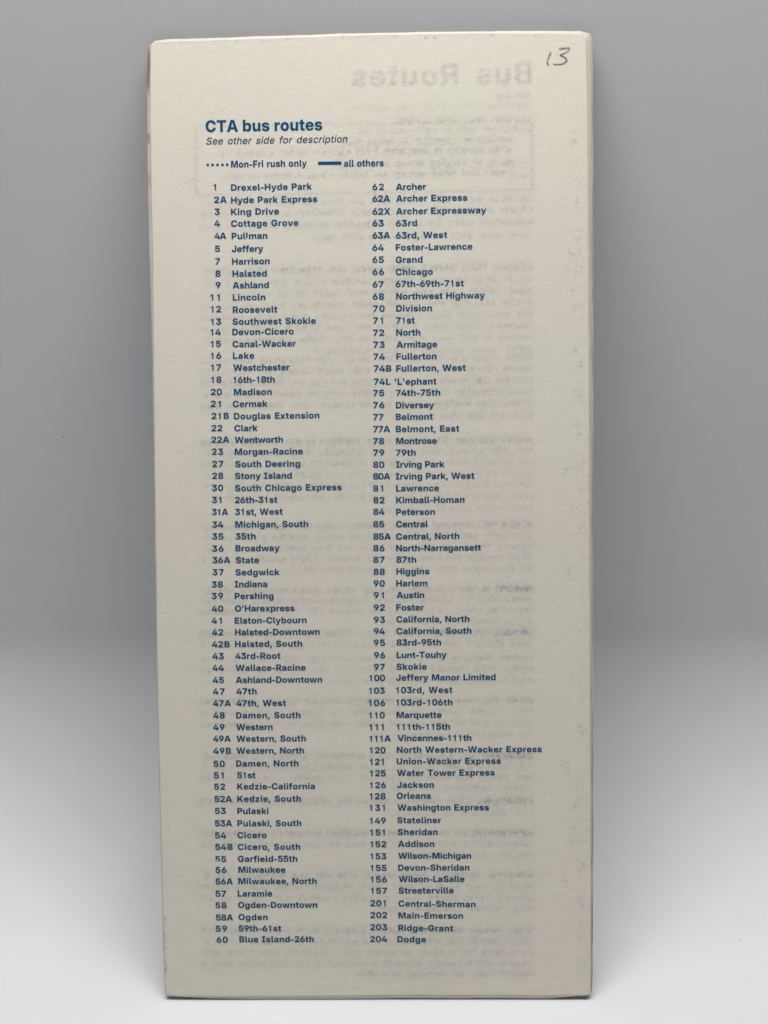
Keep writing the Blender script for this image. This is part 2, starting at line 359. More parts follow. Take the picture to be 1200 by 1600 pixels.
a 579 207,-9 174,-7 143,-2 115,8 90,22 69,39 51,60 39,86 31,115 29,148 30,176 36,201 44,223 56,242 71,259 88,273 108,284 129,294 153,302 177,308 203,312 230,315 259,318 284,321 305,324 322,327 335,332 346,337 353,344 357,352 358,362 358,365 357,376 354,386 349,394 343,402 334,409 324,414 313,417 300,420 285,420 270,420 256,417 244,413 233,408 223,402 215,394 209,385 204,375 201,364 46,375 53,407 66,437 84,463 106,486 134,505 166,521 202,532 243,539 289,541 323,540 355,536 386,529 413,520 439,508 461,494 481,477 497,458 510,437 519,414 525,388 527,360 527,0 365,0 365,75 361,75 351,57 338,42 325,28 309,17 292,7 274,0 253,-5 231,-8|258,102 277,104 294,107 310,113 324,122 336,132 346,144 354,158 358,174 360,190 360,240 355,238 349,236 342,234 335,232 328,230 320,228 311,226 303,224 294,223 285,221 276,220 267,218 252,216 238,212 226,207 215,201 206,194 199,186 193,177 190,167 189,156 190,145 193,135 198,127 205,119 213,113 222,109 233,105 245,103
b 626 374,-9 350,-8 327,-4 306,3 288,12 271,23 256,36 243,51 232,67 223,85 219,85 219,0 52,0 52,728 221,728 221,449 224,449 233,466 245,482 258,496 272,509 289,520 307,529 328,536 351,540 376,541 415,538 452,527 486,509 517,485 543,454 565,416 582,372 591,322 595,266 592,211 582,161 566,117 545,79 519,48 488,23 453,5 415,-6|321,124 341,126 360,132 376,142 389,155 401,171 410,191 417,214 421,239 422,266 421,294 417,319 410,341 401,361 389,377 376,390 360,400 341,406 321,408 300,406 282,400 265,390 251,377 239,361 229,341 222,319 218,294 216,266 218,239 222,214 229,191 239,172 251,155 265,142 282,132 301,126
c 583 302,-11 249,-7 201,5 158,24 120,50 89,82 64,121 46,164 35,212 31,265 35,318 46,366 64,410 89,448 120,481 158,507 201,526 249,538 302,541 336,540 368,535 399,527 427,516 453,502 476,486 497,467 514,445 529,422 541,396 549,368 554,338 394,324 392,337 388,349 384,360 378,370 372,379 365,387 357,394 348,400 338,404 328,407 316,409 304,410 284,408 266,402 250,393 236,379 224,363 215,343 208,320 204,294 203,265 204,237 208,211 215,188 224,168 236,152 250,138 266,128 284,123 304,121 316,121 328,123 338,127 348,131 357,137 365,144 372,152 379,162 384,172 389,184 392,196 395,209 554,195 550,165 542,137 530,111 516,87 498,65 477,46 454,29 428,15 400,4 369,-4 336,-9
d 626 251,-9 211,-6 173,5 138,23 107,48 81,79 59,117 44,161 34,211 31,266 34,322 44,372 60,416 82,454 109,485 140,509 174,527 211,538 250,541 275,540 298,536 318,529 337,520 354,509 368,496 381,482 392,466 402,449 404,449 404,728 574,728 574,0 406,0 406,85 403,85 394,67 383,51 370,36 355,23 338,12 319,3 299,-4 276,-8|305,124 325,126 344,132 360,142 375,155 387,172 397,191 404,214 408,239 409,266 408,294 404,319 397,341 387,361 375,377 360,390 344,400 325,406 305,408 284,406 266,400 250,390 236,377 225,361 216,341 209,319 205,294 204,266 205,239 209,214 216,191 225,171 236,155 250,142 266,132 285,126
e 588 302,-11 249,-7 201,4 158,23 121,49 89,81 64,119 46,163 35,212 31,265 35,317 46,365 64,409 89,448 120,480 157,506 199,526 246,538 296,541 334,539 369,533 402,523 433,508 461,490 485,469 507,443 525,415 540,383 550,348 557,310 559,269 559,225 89,225 89,324 479,324 401,302 399,325 395,346 389,364 380,380 368,393 354,404 338,412 320,416 299,418 278,416 260,412 244,404 230,393 218,380 209,364 202,346 198,326 197,304 197,232 198,207 203,185 210,166 220,150 233,136 248,125 265,118 285,113 306,112 321,112 336,114 349,118 361,123 372,130 381,137 390,146 396,156 401,167 553,154 543,122 527,93 507,67 482,45 453,25 420,10 384,-2 344,-9
f 404 379,532 379,404 10,404 10,532|102,0 102,574 105,611 112,643 124,670 141,694 162,713 187,728 216,738 249,744 286,747 307,746 328,745 348,743 366,741 380,740 391,738 376,611 370,612 362,613 353,614 343,614 334,615 326,615 308,613 294,609 283,602 277,591 273,578 271,562 271,0
g 627 305,-214 257,-211 215,-205 177,-194 144,-179 116,-161 93,-139 75,-114 61,-87 53,-58 206,-41 210,-51 216,-60 224,-69 233,-76 244,-83 257,-88 271,-92 287,-94 304,-95 335,-92 360,-84 381,-70 395,-51 404,-26 407,4 407,93 400,93 391,76 380,61 368,47 353,34 337,24 318,16 298,10 276,7 251,6 211,9 173,19 138,36 107,59 81,89 60,125 44,167 34,215 31,269 34,324 44,373 60,417 82,454 109,485 140,509 174,527 211,538 251,541 276,540 298,536 319,529 338,520 355,508 370,495 383,481 394,465 404,448 407,448 407,532 575,532 575,19 571,-30 560,-74 541,-111 515,-143 484,-169 447,-188 404,-202 357,-211|305,133 325,135 344,141 361,150 375,163 387,178 397,197 404,219 408,243 409,270 408,297 404,322 397,344 387,363 375,379 361,392 344,402 325,407 305,409 285,407 266,402 250,392 236,379 225,363 216,344 209,322 205,297 204,270 205,243 209,219 216,197 225,178 236,162 250,150 266,141 285,135
h 620 221,298 221,0 52,0 52,728 219,728 219,395 201,395 218,436 240,471 267,501 300,523 339,537 384,541 420,538 453,530 482,516 508,497 529,474 546,446 558,413 566,377 568,337 568,0 399,0 399,303 396,332 389,355 376,374 359,388 337,397 312,400 295,398 279,394 264,388 252,379 241,368 233,354 227,337 223,319
i 274 52,0 52,532 221,532 221,0|136,590 112,593 91,601 72,614 58,632 49,651 46,674 49,696 58,716 72,733 91,746 112,754 136,757 161,754 182,746 201,733 215,716 224,696 227,674 224,651 215,632 201,614 182,601 161,593
k 582 205,140 205,341 227,341 383,532 577,532 349,259 305,259|52,0 52,728 221,728 221,0|389,0 245,221 356,341 585,0
l 308 232,-2 175,2 129,14 95,34 71,63 57,102 52,150 52,728 221,728 221,167 223,155 226,144 231,137 238,131 248,128 261,127 266,127 271,127 275,127 279,127 282,128 285,128 299,6 291,4 281,2 270,1 258,-1 245,-1
m 916 52,0 52,532 211,532 217,400 206,400 216,431 229,458 244,481 262,500 281,515 302,527 325,535 349,540 373,542 410,538 442,526 471,506 494,477 512,440 525,394 508,394 517,426 530,453 546,477 566,497 587,513 611,526 636,535 662,540 689,542 722,539 752,532 780,519 804,503 825,481 841,456 854,427 861,394 864,357 864,0 694,0 694,319 692,344 685,365 673,382 657,394 638,401 617,404 602,402 588,399 576,393 565,385 556,375 549,363 543,349 540,334 539,317 539,0 377,0 377,321 374,345 367,365 356,381 340,394 322,401 301,404 286,402 272,399 260,393 249,385 239,375 232,362 226,348 223,332 221,314 221,0
n 620 221,298 221,0 52,0 52,532 215,532 217,395 201,395 218,436 240,471 267,501 300,523 339,537 384,541 420,538 453,530 482,516 508,497 529,474 546,446 558,413 566,377 568,337 568,0 399,0 399,303 396,332 389,355 376,374 359,388 337,397 312,400 295,398 279,394 264,388 252,379 241,368 233,354 227,337 223,319
o 608 304,-11 251,-7 203,4 159,24 121,50 90,82 64,120 46,164 35,212 31,265 35,318 46,367 64,410 90,449 121,481 159,507 203,526 251,538 304,541 357,538 405,526 449,507 486,481 518,449 543,410 562,367 573,318 577,265 573,212 562,164 543,120 518,82 486,50 449,24 405,4 357,-7|304,121 324,123 342,129 358,139 372,152 383,169 393,189 399,212 403,237 405,265 403,294 399,320 393,343 383,362 372,379 358,392 342,402 324,408 304,410 284,408 266,402 250,392 236,379 224,362 215,343 208,320 204,294 203,265 204,237 208,212 215,189 224,169 236,152 250,139 266,129 284,123
p 626 52,-204 52,532 219,532 219,450 224,450 233,467 244,482 257,496 272,509 288,520 307,529 328,536 351,540 376,541 415,538 452,527 486,509 517,485 543,454 565,416 582,372 591,322 595,266 592,211 582,161 566,117 545,79 519,48 488,23 453,5 415,-6 374,-9 350,-8 327,-4 307,3 288,12 272,23 257,36 244,50 233,66 224,83 221,83 221,-204|321,124 341,126 360,132 376,142 389,155 401,171 410,191 417,214 421,239 422,266 421,294 417,319 410,341 401,361 389,377 376,390 360,400 341,406 321,408 300,406 282,400 265,390 251,377 239,361 229,341 222,319 218,294 216,266 218,239 222,214 229,191 239,172 251,155 265,142 282,132 301,126
q 626 574,-204 404,-204 404,83 401,83 392,66 382,50 369,36 354,23 338,12 319,3 299,-4 276,-8 251,-9 211,-6 173,5 138,23 107,48 81,79 59,117 44,161 34,211 31,266 34,322 44,372 60,416 82,454 109,485 140,509 174,527 211,538 250,541 275,540 298,536 319,529 337,520 354,509 369,496 382,482 393,467 402,450 406,450 406,532 574,532|305,124 325,126 344,132 360,142 375,155 387,172 397,191 404,214 408,239 409,266 408,294 404,319 397,341 387,361 375,377 360,390 344,400 325,406 305,408 284,406 266,400 250,390 236,377 225,361 216,341 209,319 205,294 204,266 205,239 209,214 216,191 225,171 236,155 250,142 266,132 285,126
r 408 52,0 52,532 216,532 216,437 220,437 232,468 247,494 267,513 290,526 317,535 347,537 355,537 364,537 372,536 380,535 387,535 394,533 394,389 386,391 376,392 364,393 351,394 339,395 327,395 307,393 289,389 272,381 258,371 245,358 235,342 227,325 223,305 221,283 221,0
s 558 281,-11 236,-9 194,-2 156,9 122,25 93,45 68,68 49,96 35,126 28,160 189,174 196,154 206,137 220,124 237,114 258,108 283,106 305,108 324,112 339,119 350,128 356,139 359,152 357,163 351,172 342,180 330,187 314,193 294,198 199,215 151,228 111,246 80,269 58,298 45,331 40,370 44,404 53,434 69,462 91,485 118,505 151,520 188,532 230,539 277,541 321,539 362,532 398,521 430,506 457,487 480,465 497,439 510,410 516,378 364,365 359,381 350,396 337,408 321,417 302,423 281,425 261,423 244,419 229,412 218,403 211,392 209,380 211,369 215,360 223,351 234,344 249,338 268,334 372,314 421,302 461,285 492,264 513,238 526,207 531,170 527,135 517,103 499,75 475,49 446,28 411,11 371,-1 328,-9
t 387 360,532 360,404 10,404 10,532|89,667 258,667 258,170 259,156 263,145 268,137 277,131 289,128 304,127 311,127 321,127 331,128 342,129 350,130 356,130 368,3 353,1 337,-1 319,-3 302,-4 284,-4 267,-4 212,0 167,13 133,34 108,64 94,102 89,149
u 620 236,-9 200,-6 167,2 138,16 113,35 91,59 74,87 62,119 55,156 52,195 52,532 221,532 221,229 224,201 232,177 244,158 262,144 283,136 308,133 326,134 341,138 356,144 368,153 379,165 387,179 394,195 397,214 399,235 399,532 568,532 568,0 405,0 404,138 419,138 402,97 380,61 353,31 320,9 281,-4
v 596 200,0 7,532 185,532 263,279 274,244 283,209 292,174 301,138 309,102 318,65 283,65 291,102 299,138 308,174 317,209 326,244 336,279 413,532 589,532 395,0
w 855 164,0 5,532 183,532 222,357 231,318 239,279 248,237 257,195 265,151 273,105 253,105 262,150 271,194 281,237 291,278 300,318 309,357 353,532 503,532 545,357 554,318 563,278 573,237 583,194 592,151 601,105 582,105 590,150 597,194 606,237 614,278 622,318 630,357 670,532 850,532 690,0 516,0 460,195 455,214 449,235 444,257 439,280 434,303 428,327 423,350 418,371 413,392 442,392 436,371 431,350 426,327 421,303 416,280 411,257 405,235 400,214 394,195 338,0
x 574 10,0 217,324 216,222 21,532 203,532 242,462 255,437 268,411 280,385 292,360 304,335 316,311 261,311 274,335 286,360 298,385 310,411 324,437 338,462 379,532 557,532 357,222 359,324 564,0 383,0 337,81 323,107 310,132 297,157 285,182 273,207 260,231 311,231 299,207 287,182 275,157 263,132 250,107 236,81 189,0
y 597 58,-197 79,-70 123,-73 139,-75 153,-75 166,-73 176,-70 185,-64 193,-57 198,-47 202,-36 204,-23 208,0 7,532 185,532 264,279 274,244 283,209 291,174 299,138 307,102 316,65 275,65 284,102 293,139 301,174 311,209 321,244 331,279 414,532 590,532 364,-64 352,-93 338,-119 322,-141 304,-161 283,-177 259,-190 233,-199 202,-204 169,-206 149,-206 130,-205 110,-204 91,-202 74,-200
z 563 53,0 53,103 303,398 303,400 57,400 57,532 503,532 503,420 266,134 266,132 510,132 510,0
"""
LIGHT_GLYPHS = """
( 391 109,296 111,351 116,406 125,464 137,521 152,577 170,632 190,683 211,730 235,772 339,772 315,720 294,667 275,613 259,558 245,503 234,449 226,396 222,345 220,296 221,253 226,210 232,166 242,121 255,75 271,26 290,-25 313,-79 339,-136 235,-136 197,-66 165,6 141,79 123,152 112,224
) 391 52,-136 78,-78 101,-23 121,29 136,77 149,124 159,168 165,212 169,254 171,296 169,345 164,396 156,449 146,503 132,558 116,613 97,667 76,720 52,772 156,772 179,730 201,683 221,632 239,577 254,521 266,464 275,406 280,350 282,296 278,223 267,150 249,77 225,4 194,-67 156,-136
. 269 136,-7 117,-5 99,2 84,14 72,29 65,46 63,65 65,84 72,101 84,116 99,128 117,135 136,138 155,135 172,128 187,116 199,101 206,84 209,65 206,46 199,29 187,14 172,2 155,-5
0 648 324,-10 270,-5 222,10 180,34 144,68 114,111 91,162 74,221 64,288 60,363 64,438 74,505 91,565 115,616 145,659 181,693 223,718 270,732 324,737 377,732 425,718 467,693 503,659 533,616 557,565 574,505 584,438 587,363 584,288 574,221 557,162 534,111 504,68 468,34 426,10 378,-5|324,87 355,90 383,101 408,119 429,143 446,175 459,212 469,257 475,307 477,363 475,420 469,471 459,515 446,553 429,584 408,609 383,627 355,638 324,641 292,638 264,627 240,609 219,584 202,553 188,515 179,471 173,420 171,363 173,307 179,257 188,212 202,175 219,143 240,119 264,101 292,90
1 648 101,0 101,94 566,94 566,0|407,728 407,0 295,0 295,625 290,625 118,499 118,612 277,728
2 648 84,0 84,82 331,336 355,362 376,385 395,407 410,427 423,446 433,465 440,485 445,505 446,526 444,549 439,570 429,588 417,604 402,618 384,628 364,636 342,641 318,643 293,641 271,636 251,627 233,615 219,600 207,583 198,562 193,540 191,515 83,515 86,558 96,597 113,632 136,663 165,689 198,710 235,725 276,734 320,737 365,734 405,725 442,710 475,690 503,665 525,636 542,603 551,568 555,530 553,503 548,477 540,452 528,425 510,397 488,366 459,331 424,293 382,249 241,102 241,97 566,97 566,0
3 648 312,-10 266,-7 224,1 184,15 148,33 118,56 92,84 72,116 60,152 54,191 169,191 173,170 180,151 192,135 206,120 223,108 243,99 265,92 288,88 313,87 339,89 364,93 387,101 407,112 424,126 438,143 449,163 455,186 457,212 455,235 449,257 440,278 426,298 408,314 386,328 359,338 327,344 290,347 223,347 223,430 400,625 400,631 90,631 90,728 544,728 544,645 310,393 310,414 361,416 407,410 449,397 485,376 516,351 540,320 558,286 569,248 573,208 569,167 558,129 539,95 514,64 483,39 446,18 405,3 360,-7
4 648 49,141 49,232 333,728 443,728 166,243 166,237 598,237 598,141|394,0 394,168 396,210 396,454 501,454 501,0
5 648 316,-10 272,-7 232,2 194,16 161,36 133,60 109,88 91,119 80,154 75,191 186,191 189,171 196,153 206,136 219,121 234,109 252,99 272,91 293,87 316,85 342,87 367,94 389,104 409,119 426,136 440,157 450,180 456,206 458,234 456,262 449,288 439,312 425,333 407,351 387,366 364,377 339,383 311,386 289,384 267,380 245,374 224,366 207,355 192,344 88,359 128,728 532,728 532,631 223,631 200,429 204,429 220,442 239,454 261,464 286,472 311,476 338,478 370,476 401,470 430,460 456,446 481,430 503,409 522,386 538,361 551,333 561,302 566,270 568,236 565,190 554,148 536,109 512,75 482,46 447,22 407,4 363,-6
6 648 325,-10 280,-6 239,4 200,20 166,43 137,72 113,105 96,144 85,186 81,233 84,269 91,306 104,344 123,385 148,431 181,482 347,728 466,728 228,380 208,380 215,393 225,405 238,416 252,426 268,435 285,443 304,448 323,452 344,453 387,450 426,440 461,425 491,404 517,379 538,348 554,312 563,273 566,229 562,184 552,143 535,105 511,72 483,44 449,21 411,4 369,-6|324,84 350,86 373,92 394,102 413,116 428,133 441,154 451,176 457,201 459,227 457,255 451,280 441,302 428,322 413,339 394,353 373,363 350,369 324,371 299,369 276,363 254,353 235,340 219,323 206,303 197,281 191,256 189,229 191,202 197,177 206,154 219,134 235,116 254,102 276,92 299,86
7 648 131,0 447,625 447,631 82,631 82,728 566,728 566,627 250,0
8 648 323,-10 274,-7 229,2 188,17 152,36 121,61 96,89 78,121 67,156 63,194 65,224 71,252 82,279 97,303 114,325 135,344 158,359 183,370 210,377 210,381 176,394 147,413 122,440 104,471 93,506 89,543 93,579 103,612 120,643 142,670 170,693 203,712 239,726 280,734 323,737 367,734 407,726 443,712 476,693 504,670 527,643 544,612 554,579 557,543 554,506 542,471 524,440 499,413 470,394 437,381 437,377 463,370 488,359 511,344 532,325 550,303 565,279 576,252 582,224 584,194 581,156 569,121 551,89 526,61 495,36 458,17 417,2 372,-7|323,82 352,83 377,88 400,97 420,108 437,122 451,139 461,158 467,179 469,202 466,226 460,248 450,268 436,285 418,300 398,313 375,322 350,328 323,329 296,328 271,322 248,313 228,301 211,286 196,268 186,248 180,226 178,202 179,179 185,158 195,139 209,122 226,108 246,97 269,88 295,83|323,419 346,420 368,425 387,433 404,444 419,457 431,473 440,491 445,511 447,533 445,555 440,574 431,592 420,607 405,620 388,631 368,639 347,643 323,645 300,643 278,639 258,631 241,620 227,607 215,592 206,574 201,555 200,533 201,511 207,492 215,473 227,457 242,444 259,433 279,425 300,420
9 648 323,737 367,734 409,724 447,707 481,684 510,656 534,622 552,584 562,541 566,495 563,459 556,421 543,383 525,342 499,296 466,245 300,0 182,0 419,348 440,348 432,335 422,323 410,312 396,301 380,292 362,285 344,279 324,276 303,275 261,278 222,287 187,302 156,323 130,349 109,380 94,415 84,455 81,499 85,544 95,585 113,623 136,656 165,684 199,707 237,724 278,734|323,644 298,642 275,636 254,625 235,611 219,594 206,574 196,551 191,527 189,500 191,473 196,448 206,425 219,405 235,388 254,375 275,364 298,358 323,356 348,358 372,364 393,374 412,388 428,405 441,425 450,447 456,472 458,498 456,526 450,551 441,574 428,594 412,611 393,625 372,636 349,642
A 711 25,0 283,728 423,728 686,0 563,0 423,402 411,438 399,477 386,520 372,568 357,622 341,681 364,681 347,621 333,567 319,518 306,475 295,436 284,402 148,0|166,191 166,285 545,285 545,191
C 734 383,-10 322,-5 266,10 214,35 168,69 129,112 97,163 73,223 59,289 55,363 59,438 74,504 97,564 129,615 168,658 214,692 266,717 322,732 383,737 420,735 457,730 491,721 524,708 554,692 582,672 607,650 629,624 648,595 664,563 675,529 684,491 569,491 564,514 556,534 546,553 533,569 520,584 504,597 487,609 468,618 449,625 428,630 406,633 384,634 344,631 307,620 273,603 242,579 216,548 195,511 180,468 170,419 167,363 170,308 180,259 196,215 217,178 243,148 273,124 307,107 344,97 384,93 406,94 428,97 448,103 468,110 486,119 504,130 519,143 533,158 546,175 556,194 564,214 570,236 684,236 676,201 665,168 650,138 632,109 610,83 585,60 558,39 527,22 495,8 459,-2 422,-8
E 603 80,0 80,728 539,728 539,630 193,630 193,416 515,416 515,319 193,319 193,97 542,97 542,0
O 767 384,-10 323,-5 267,10 215,35 169,69 130,112 98,163 74,223 59,289 55,363 59,438 74,504 98,564 130,615 169,658 215,692 267,717 323,732 384,737 444,732 501,717 552,692 598,658 637,615 669,564 693,504 707,438 712,363 707,289 693,223 669,163 637,112 598,69 552,35 501,10 444,-5|384,93 424,97 460,107 494,124 525,148 550,179 571,216 587,259 596,308 600,363 596,419 587,468 571,512 550,549 525,579 494,603 460,621 424,631 384,634 344,631 307,620 273,603 242,579 217,549 196,511 180,468 170,419 167,363 170,308 180,259 196,216 217,179 242,148 273,124 307,107 344,97
S 646 325,-12 273,-9 226,0 183,14 146,34 114,58 89,88 69,122 57,161 51,203 165,203 169,179 177,157 190,138 206,122 226,109 248,99 272,92 298,88 325,87 354,88 381,93 406,101 428,112 447,126 463,142 474,160 481,181 483,203 481,222 475,240 465,254 452,267 435,278 416,288 395,296 371,304 346,311 261,334 206,353 159,377 121,406 93,440 77,481 71,527 75,568 86,604 105,638 131,667 162,691 198,711 239,726 283,734 330,737 378,734 422,726 462,711 497,691 527,668 551,639 570,607 581,573 586,535 475,535 468,566 452,592 429,612 400,627 366,636 328,639 300,638 274,633 252,626 232,615 215,603 202,588 192,571 186,553 184,534 187,512 194,494 205,479 220,465 238,454 257,445 277,437 296,431 315,426 385,407 409,400 433,392 457,383 481,372 504,359 526,344 545,327 562,307 576,285 587,261 593,233 595,202 592,162 581,125 564,91 539,61 508,36 471,16 428,0 379,-9
a 568 224,-12 191,-10 160,-3 131,7 105,22 83,41 64,63 51,90 43,120 40,154 42,183 48,209 58,231 71,249 87,265 106,278 127,289 150,297 174,304 199,310 224,314 250,318 280,321 306,324 328,327 347,330 362,334 373,339 381,346 386,355 387,367 387,370 386,389 382,406 376,421 367,434 355,444 341,453 324,459 305,463 284,464 261,463 241,459 223,453 207,445 194,436 182,426 172,414 165,402 158,390 56,416 70,447 87,473 109,495 133,513 159,528 188,539 219,547 250,551 282,553 305,552 329,549 353,545 377,538 401,529 423,516 443,501 461,482 476,459 488,431 494,399 497,363 497,0 391,0 391,75 386,75 377,61 367,47 354,33 339,21 321,10 301,1 278,-6 253,-11|249,75 277,77 302,83 324,92 343,105 359,120 371,137 380,156 386,176 388,196 388,266 383,262 375,259 366,256 354,253 342,250 329,247 315,245 302,243 289,241 277,240 266,238 257,237 237,234 219,230 202,224 186,217 173,208 162,198 154,185 149,170 148,153 149,137 153,123 161,110 171,99 183,91 197,84 213,79 230,76
b 619 344,-11 314,-9 287,-3 264,6 245,18 228,31 215,45 204,60 195,73 187,86 178,86 178,0 72,0 72,728 181,728 181,457 187,457 194,469 203,482 214,497 227,511 243,524 263,536 285,545 313,551 344,553 387,549 425,538 461,520 493,494 520,462 542,424 559,379 569,328 572,272 569,216 559,165 543,120 521,81 494,49 462,23 426,4 387,-7|320,82 349,85 375,93 397,107 417,126 432,149 445,176 453,206 459,238 460,272 459,307 453,339 445,368 433,395 417,417 398,435 375,449 349,457 320,460 291,457 265,449 243,436 223,419 208,397 195,371 186,341 181,309 179,272 181,236 187,203 196,173 208,147 224,124 243,106 266,93 291,85
c 578 302,-11 253,-7 208,4 167,24 132,50 102,83 78,123 61,167 50,216 47,270 50,324 61,374 78,419 102,458 132,491 167,518 208,537 253,549 302,553 330,551 357,548 382,542 406,533 429,522 449,510 468,495 485,478 500,459 513,438 523,415 531,391 428,366 423,380 418,393 411,405 403,416 394,426 384,435 373,442 361,449 348,454 334,458 319,460 303,461 272,458 245,449 222,435 202,416 186,393 174,366 165,336 160,304 158,270 160,237 165,205 174,175 186,148 202,126 222,106 245,92 272,84 303,81 319,81 334,84 349,88 362,93 374,100 386,108 396,117 405,128 413,139 420,152 425,165 430,179 533,155 525,130 515,107 502,85 487,66 470,48 451,33 430,20 407,9 383,0 357,-6 330,-10
d 619 274,-11 232,-7 193,4 157,23 125,49 98,81 76,120 60,165 50,216 47,272 50,328 60,379 77,424 99,462 126,494 158,520 194,538 233,549 274,553 306,551 333,545 356,536 376,524 392,511 405,497 416,482 425,469 432,457 438,457 438,728 547,728 547,0 441,0 441,86 432,86 425,73 415,60 404,45 391,31 374,18 355,6 332,-3 305,-9|299,82 328,85 354,93 376,106 395,124 411,147 423,173 432,203 438,236 440,272 438,309 432,341 424,371 411,397 395,419 376,436 354,449 328,457 299,460 270,457 244,449 221,435 202,417 186,395 174,368 165,339 160,307 158,272 160,238 165,206 174,176 187,149 202,126 222,107 244,93 270,85
e 588 308,-11 256,-7 210,4 168,23 132,50 102,82 78,121 61,166 50,215 47,269 50,323 60,372 78,417 101,456 130,490 165,517 205,537 250,549 298,553 329,551 360,546 389,537 418,525 444,509 468,489 489,465 508,437 523,404 534,367 541,325 543,278 543,240 106,240 106,321 487,321 436,294 434,326 429,355 420,382 408,406 393,425 374,441 352,453 327,460 299,463 270,460 244,453 222,441 202,425 186,406 173,384 164,359 158,333 156,306 156,251 158,216 165,184 175,157 190,133 208,114 229,98 253,87 280,81 309,79 328,80 346,82 363,87 378,94 392,102 405,113 416,125 425,139 432,155 534,131 524,104 509,79 490,57 468,37 442,20 413,7 381,-3 345,-9
f 380 344,546 344,457 10,457 10,546|113,0 113,607 116,640 123,668 136,693 152,714 172,731 196,744 221,754 248,760 276,762 297,761 316,759 332,756 347,753 358,750 367,747 342,659 336,660 330,662 323,664 314,666 305,666 294,667 271,665 253,658 239,648 230,633 224,615 222,593 222,0
g 620 301,-216 260,-214 224,-209 191,-200 162,-188 136,-173 114,-157 96,-138 80,-118 69,-96 160,-54 167,-65 176,-76 186,-87 198,-98 213,-108 230,-116 250,-123 273,-127 301,-128 339,-125 373,-115 401,-99 422,-76 435,-45 440,-7 440,99 430,99 423,87 414,74 403,60 390,46 374,34 355,24 332,15 305,10 274,8 233,12 194,22 159,39 127,62 99,92 77,128 60,171 50,220 47,275 50,330 60,380 77,424 99,463 126,494 159,520 195,538 234,549 275,553 307,551 334,545 357,536 377,524 393,511 406,497 417,482 427,469 434,457 441,457 441,546 548,546 548,-7 545,-52 534,-91 516,-125 491,-153 462,-176 427,-194 388,-206 346,-213|300,99 329,101 354,108 377,120 396,136 412,156 424,181 433,209 439,241 440,276 439,311 433,343 424,372 412,398 396,419 377,437 355,450 329,457 300,460 271,457 244,449 222,435 202,417 187,395 174,370 165,341 160,310 158,276 160,243 166,211 174,183 187,159 203,138 222,121 245,109 271,101
h 603 181,323 181,0 72,0 72,728 180,728 180,412 166,412 184,456 207,492 235,519 267,538 304,549 345,553 381,550 413,542 443,529 469,511 490,488 508,460 521,427 528,389 531,347 531,0 421,0 421,333 418,369 408,400 391,425 368,443 340,454 307,458 284,456 262,451 243,442 225,430 210,415 198,396 188,375 183,350
i 253 72,0 72,546 181,546 181,0|127,629 109,631 93,637 79,648 68,661 61,676 59,693 61,710 68,725 79,739 93,749 109,755 127,757 145,755 161,749 175,739 186,725 193,710 195,693 193,676 186,661 175,648 161,637 145,631
j 253 71,546 181,546 181,-35 179,-70 172,-101 161,-128 145,-152 125,-170 101,-185 73,-196 41,-202 5,-204 -17,-204 -17,-110 0,-110 23,-108 41,-102 55,-91 64,-76 69,-57 71,-34|126,629 109,631 93,637 78,648 67,661 61,676 58,693 61,710 67,725 78,739 93,749 109,755 126,757 144,755 160,749 175,739 186,725 193,710 195,693 193,676 186,661 175,648 160,637 144,631
k 560 173,183 173,316 191,316 404,546 535,546 289,281 270,281|72,0 72,728 181,728 181,0|415,0 223,257 298,334 550,0
l 288 209,-4 166,0 132,11 105,30 87,56 75,89 72,129 72,728 181,728 181,150 182,130 185,114 190,102 198,95 210,90 225,88 233,88 240,89 245,89 249,90 254,91 258,92 277,6 269,4 259,1 247,-1 235,-2 222,-3
m 889 72,0 72,546 176,546 179,419 170,419 180,448 192,474 206,495 224,514 243,529 264,540 286,549 309,553 332,555 369,551 401,539 428,518 450,490 466,456 478,415 464,415 473,444 485,469 501,491 520,511 541,526 565,539 590,548 617,553 645,555 676,553 705,546 732,534 757,518 777,497 795,472 807,442 815,407 818,368 818,0 708,0 708,356 705,389 695,416 678,435 657,449 633,457 607,460 585,458 566,453 549,445 534,435 522,422 512,406 504,389 500,370 498,349 498,0 391,0 391,363 388,390 378,414 363,433 343,448 319,457 292,460 273,458 254,453 237,446 221,435 208,422 196,405 188,386 183,364 181,339 181,0
n 602 181,323 181,0 72,0 72,546 176,546 177,412 166,412 184,456 207,492 235,519 267,538 304,549 345,553 381,550 413,542 442,529 468,511 490,488 507,460 520,427 528,389 531,347 531,0 421,0 421,333 418,369 408,400 391,425 368,443 340,454 307,458 284,456 262,451 243,442 225,430 210,415 198,396 188,375 183,350
o 605 302,-11 253,-7 208,4 167,24 132,50 102,83 78,123 61,167 50,216 47,270 50,324 61,374 78,419 102,458 132,491 167,518 208,537 253,549 302,553 351,549 396,537 437,518 473,491 502,458 526,419 544,374 554,324 558,270 554,216 544,167 526,123 502,83 473,50 437,24 396,4 351,-7|302,81 333,84 360,92 384,107 403,126 419,149 431,176 440,205 445,237 447,270 445,304 440,336 431,365 419,392 403,415 384,435 360,449 333,458 302,461 271,458 244,449 221,435 202,415 186,392 174,366 165,336 160,304 158,270 160,237 165,205 174,176 186,149 202,126 221,107 244,92 271,84
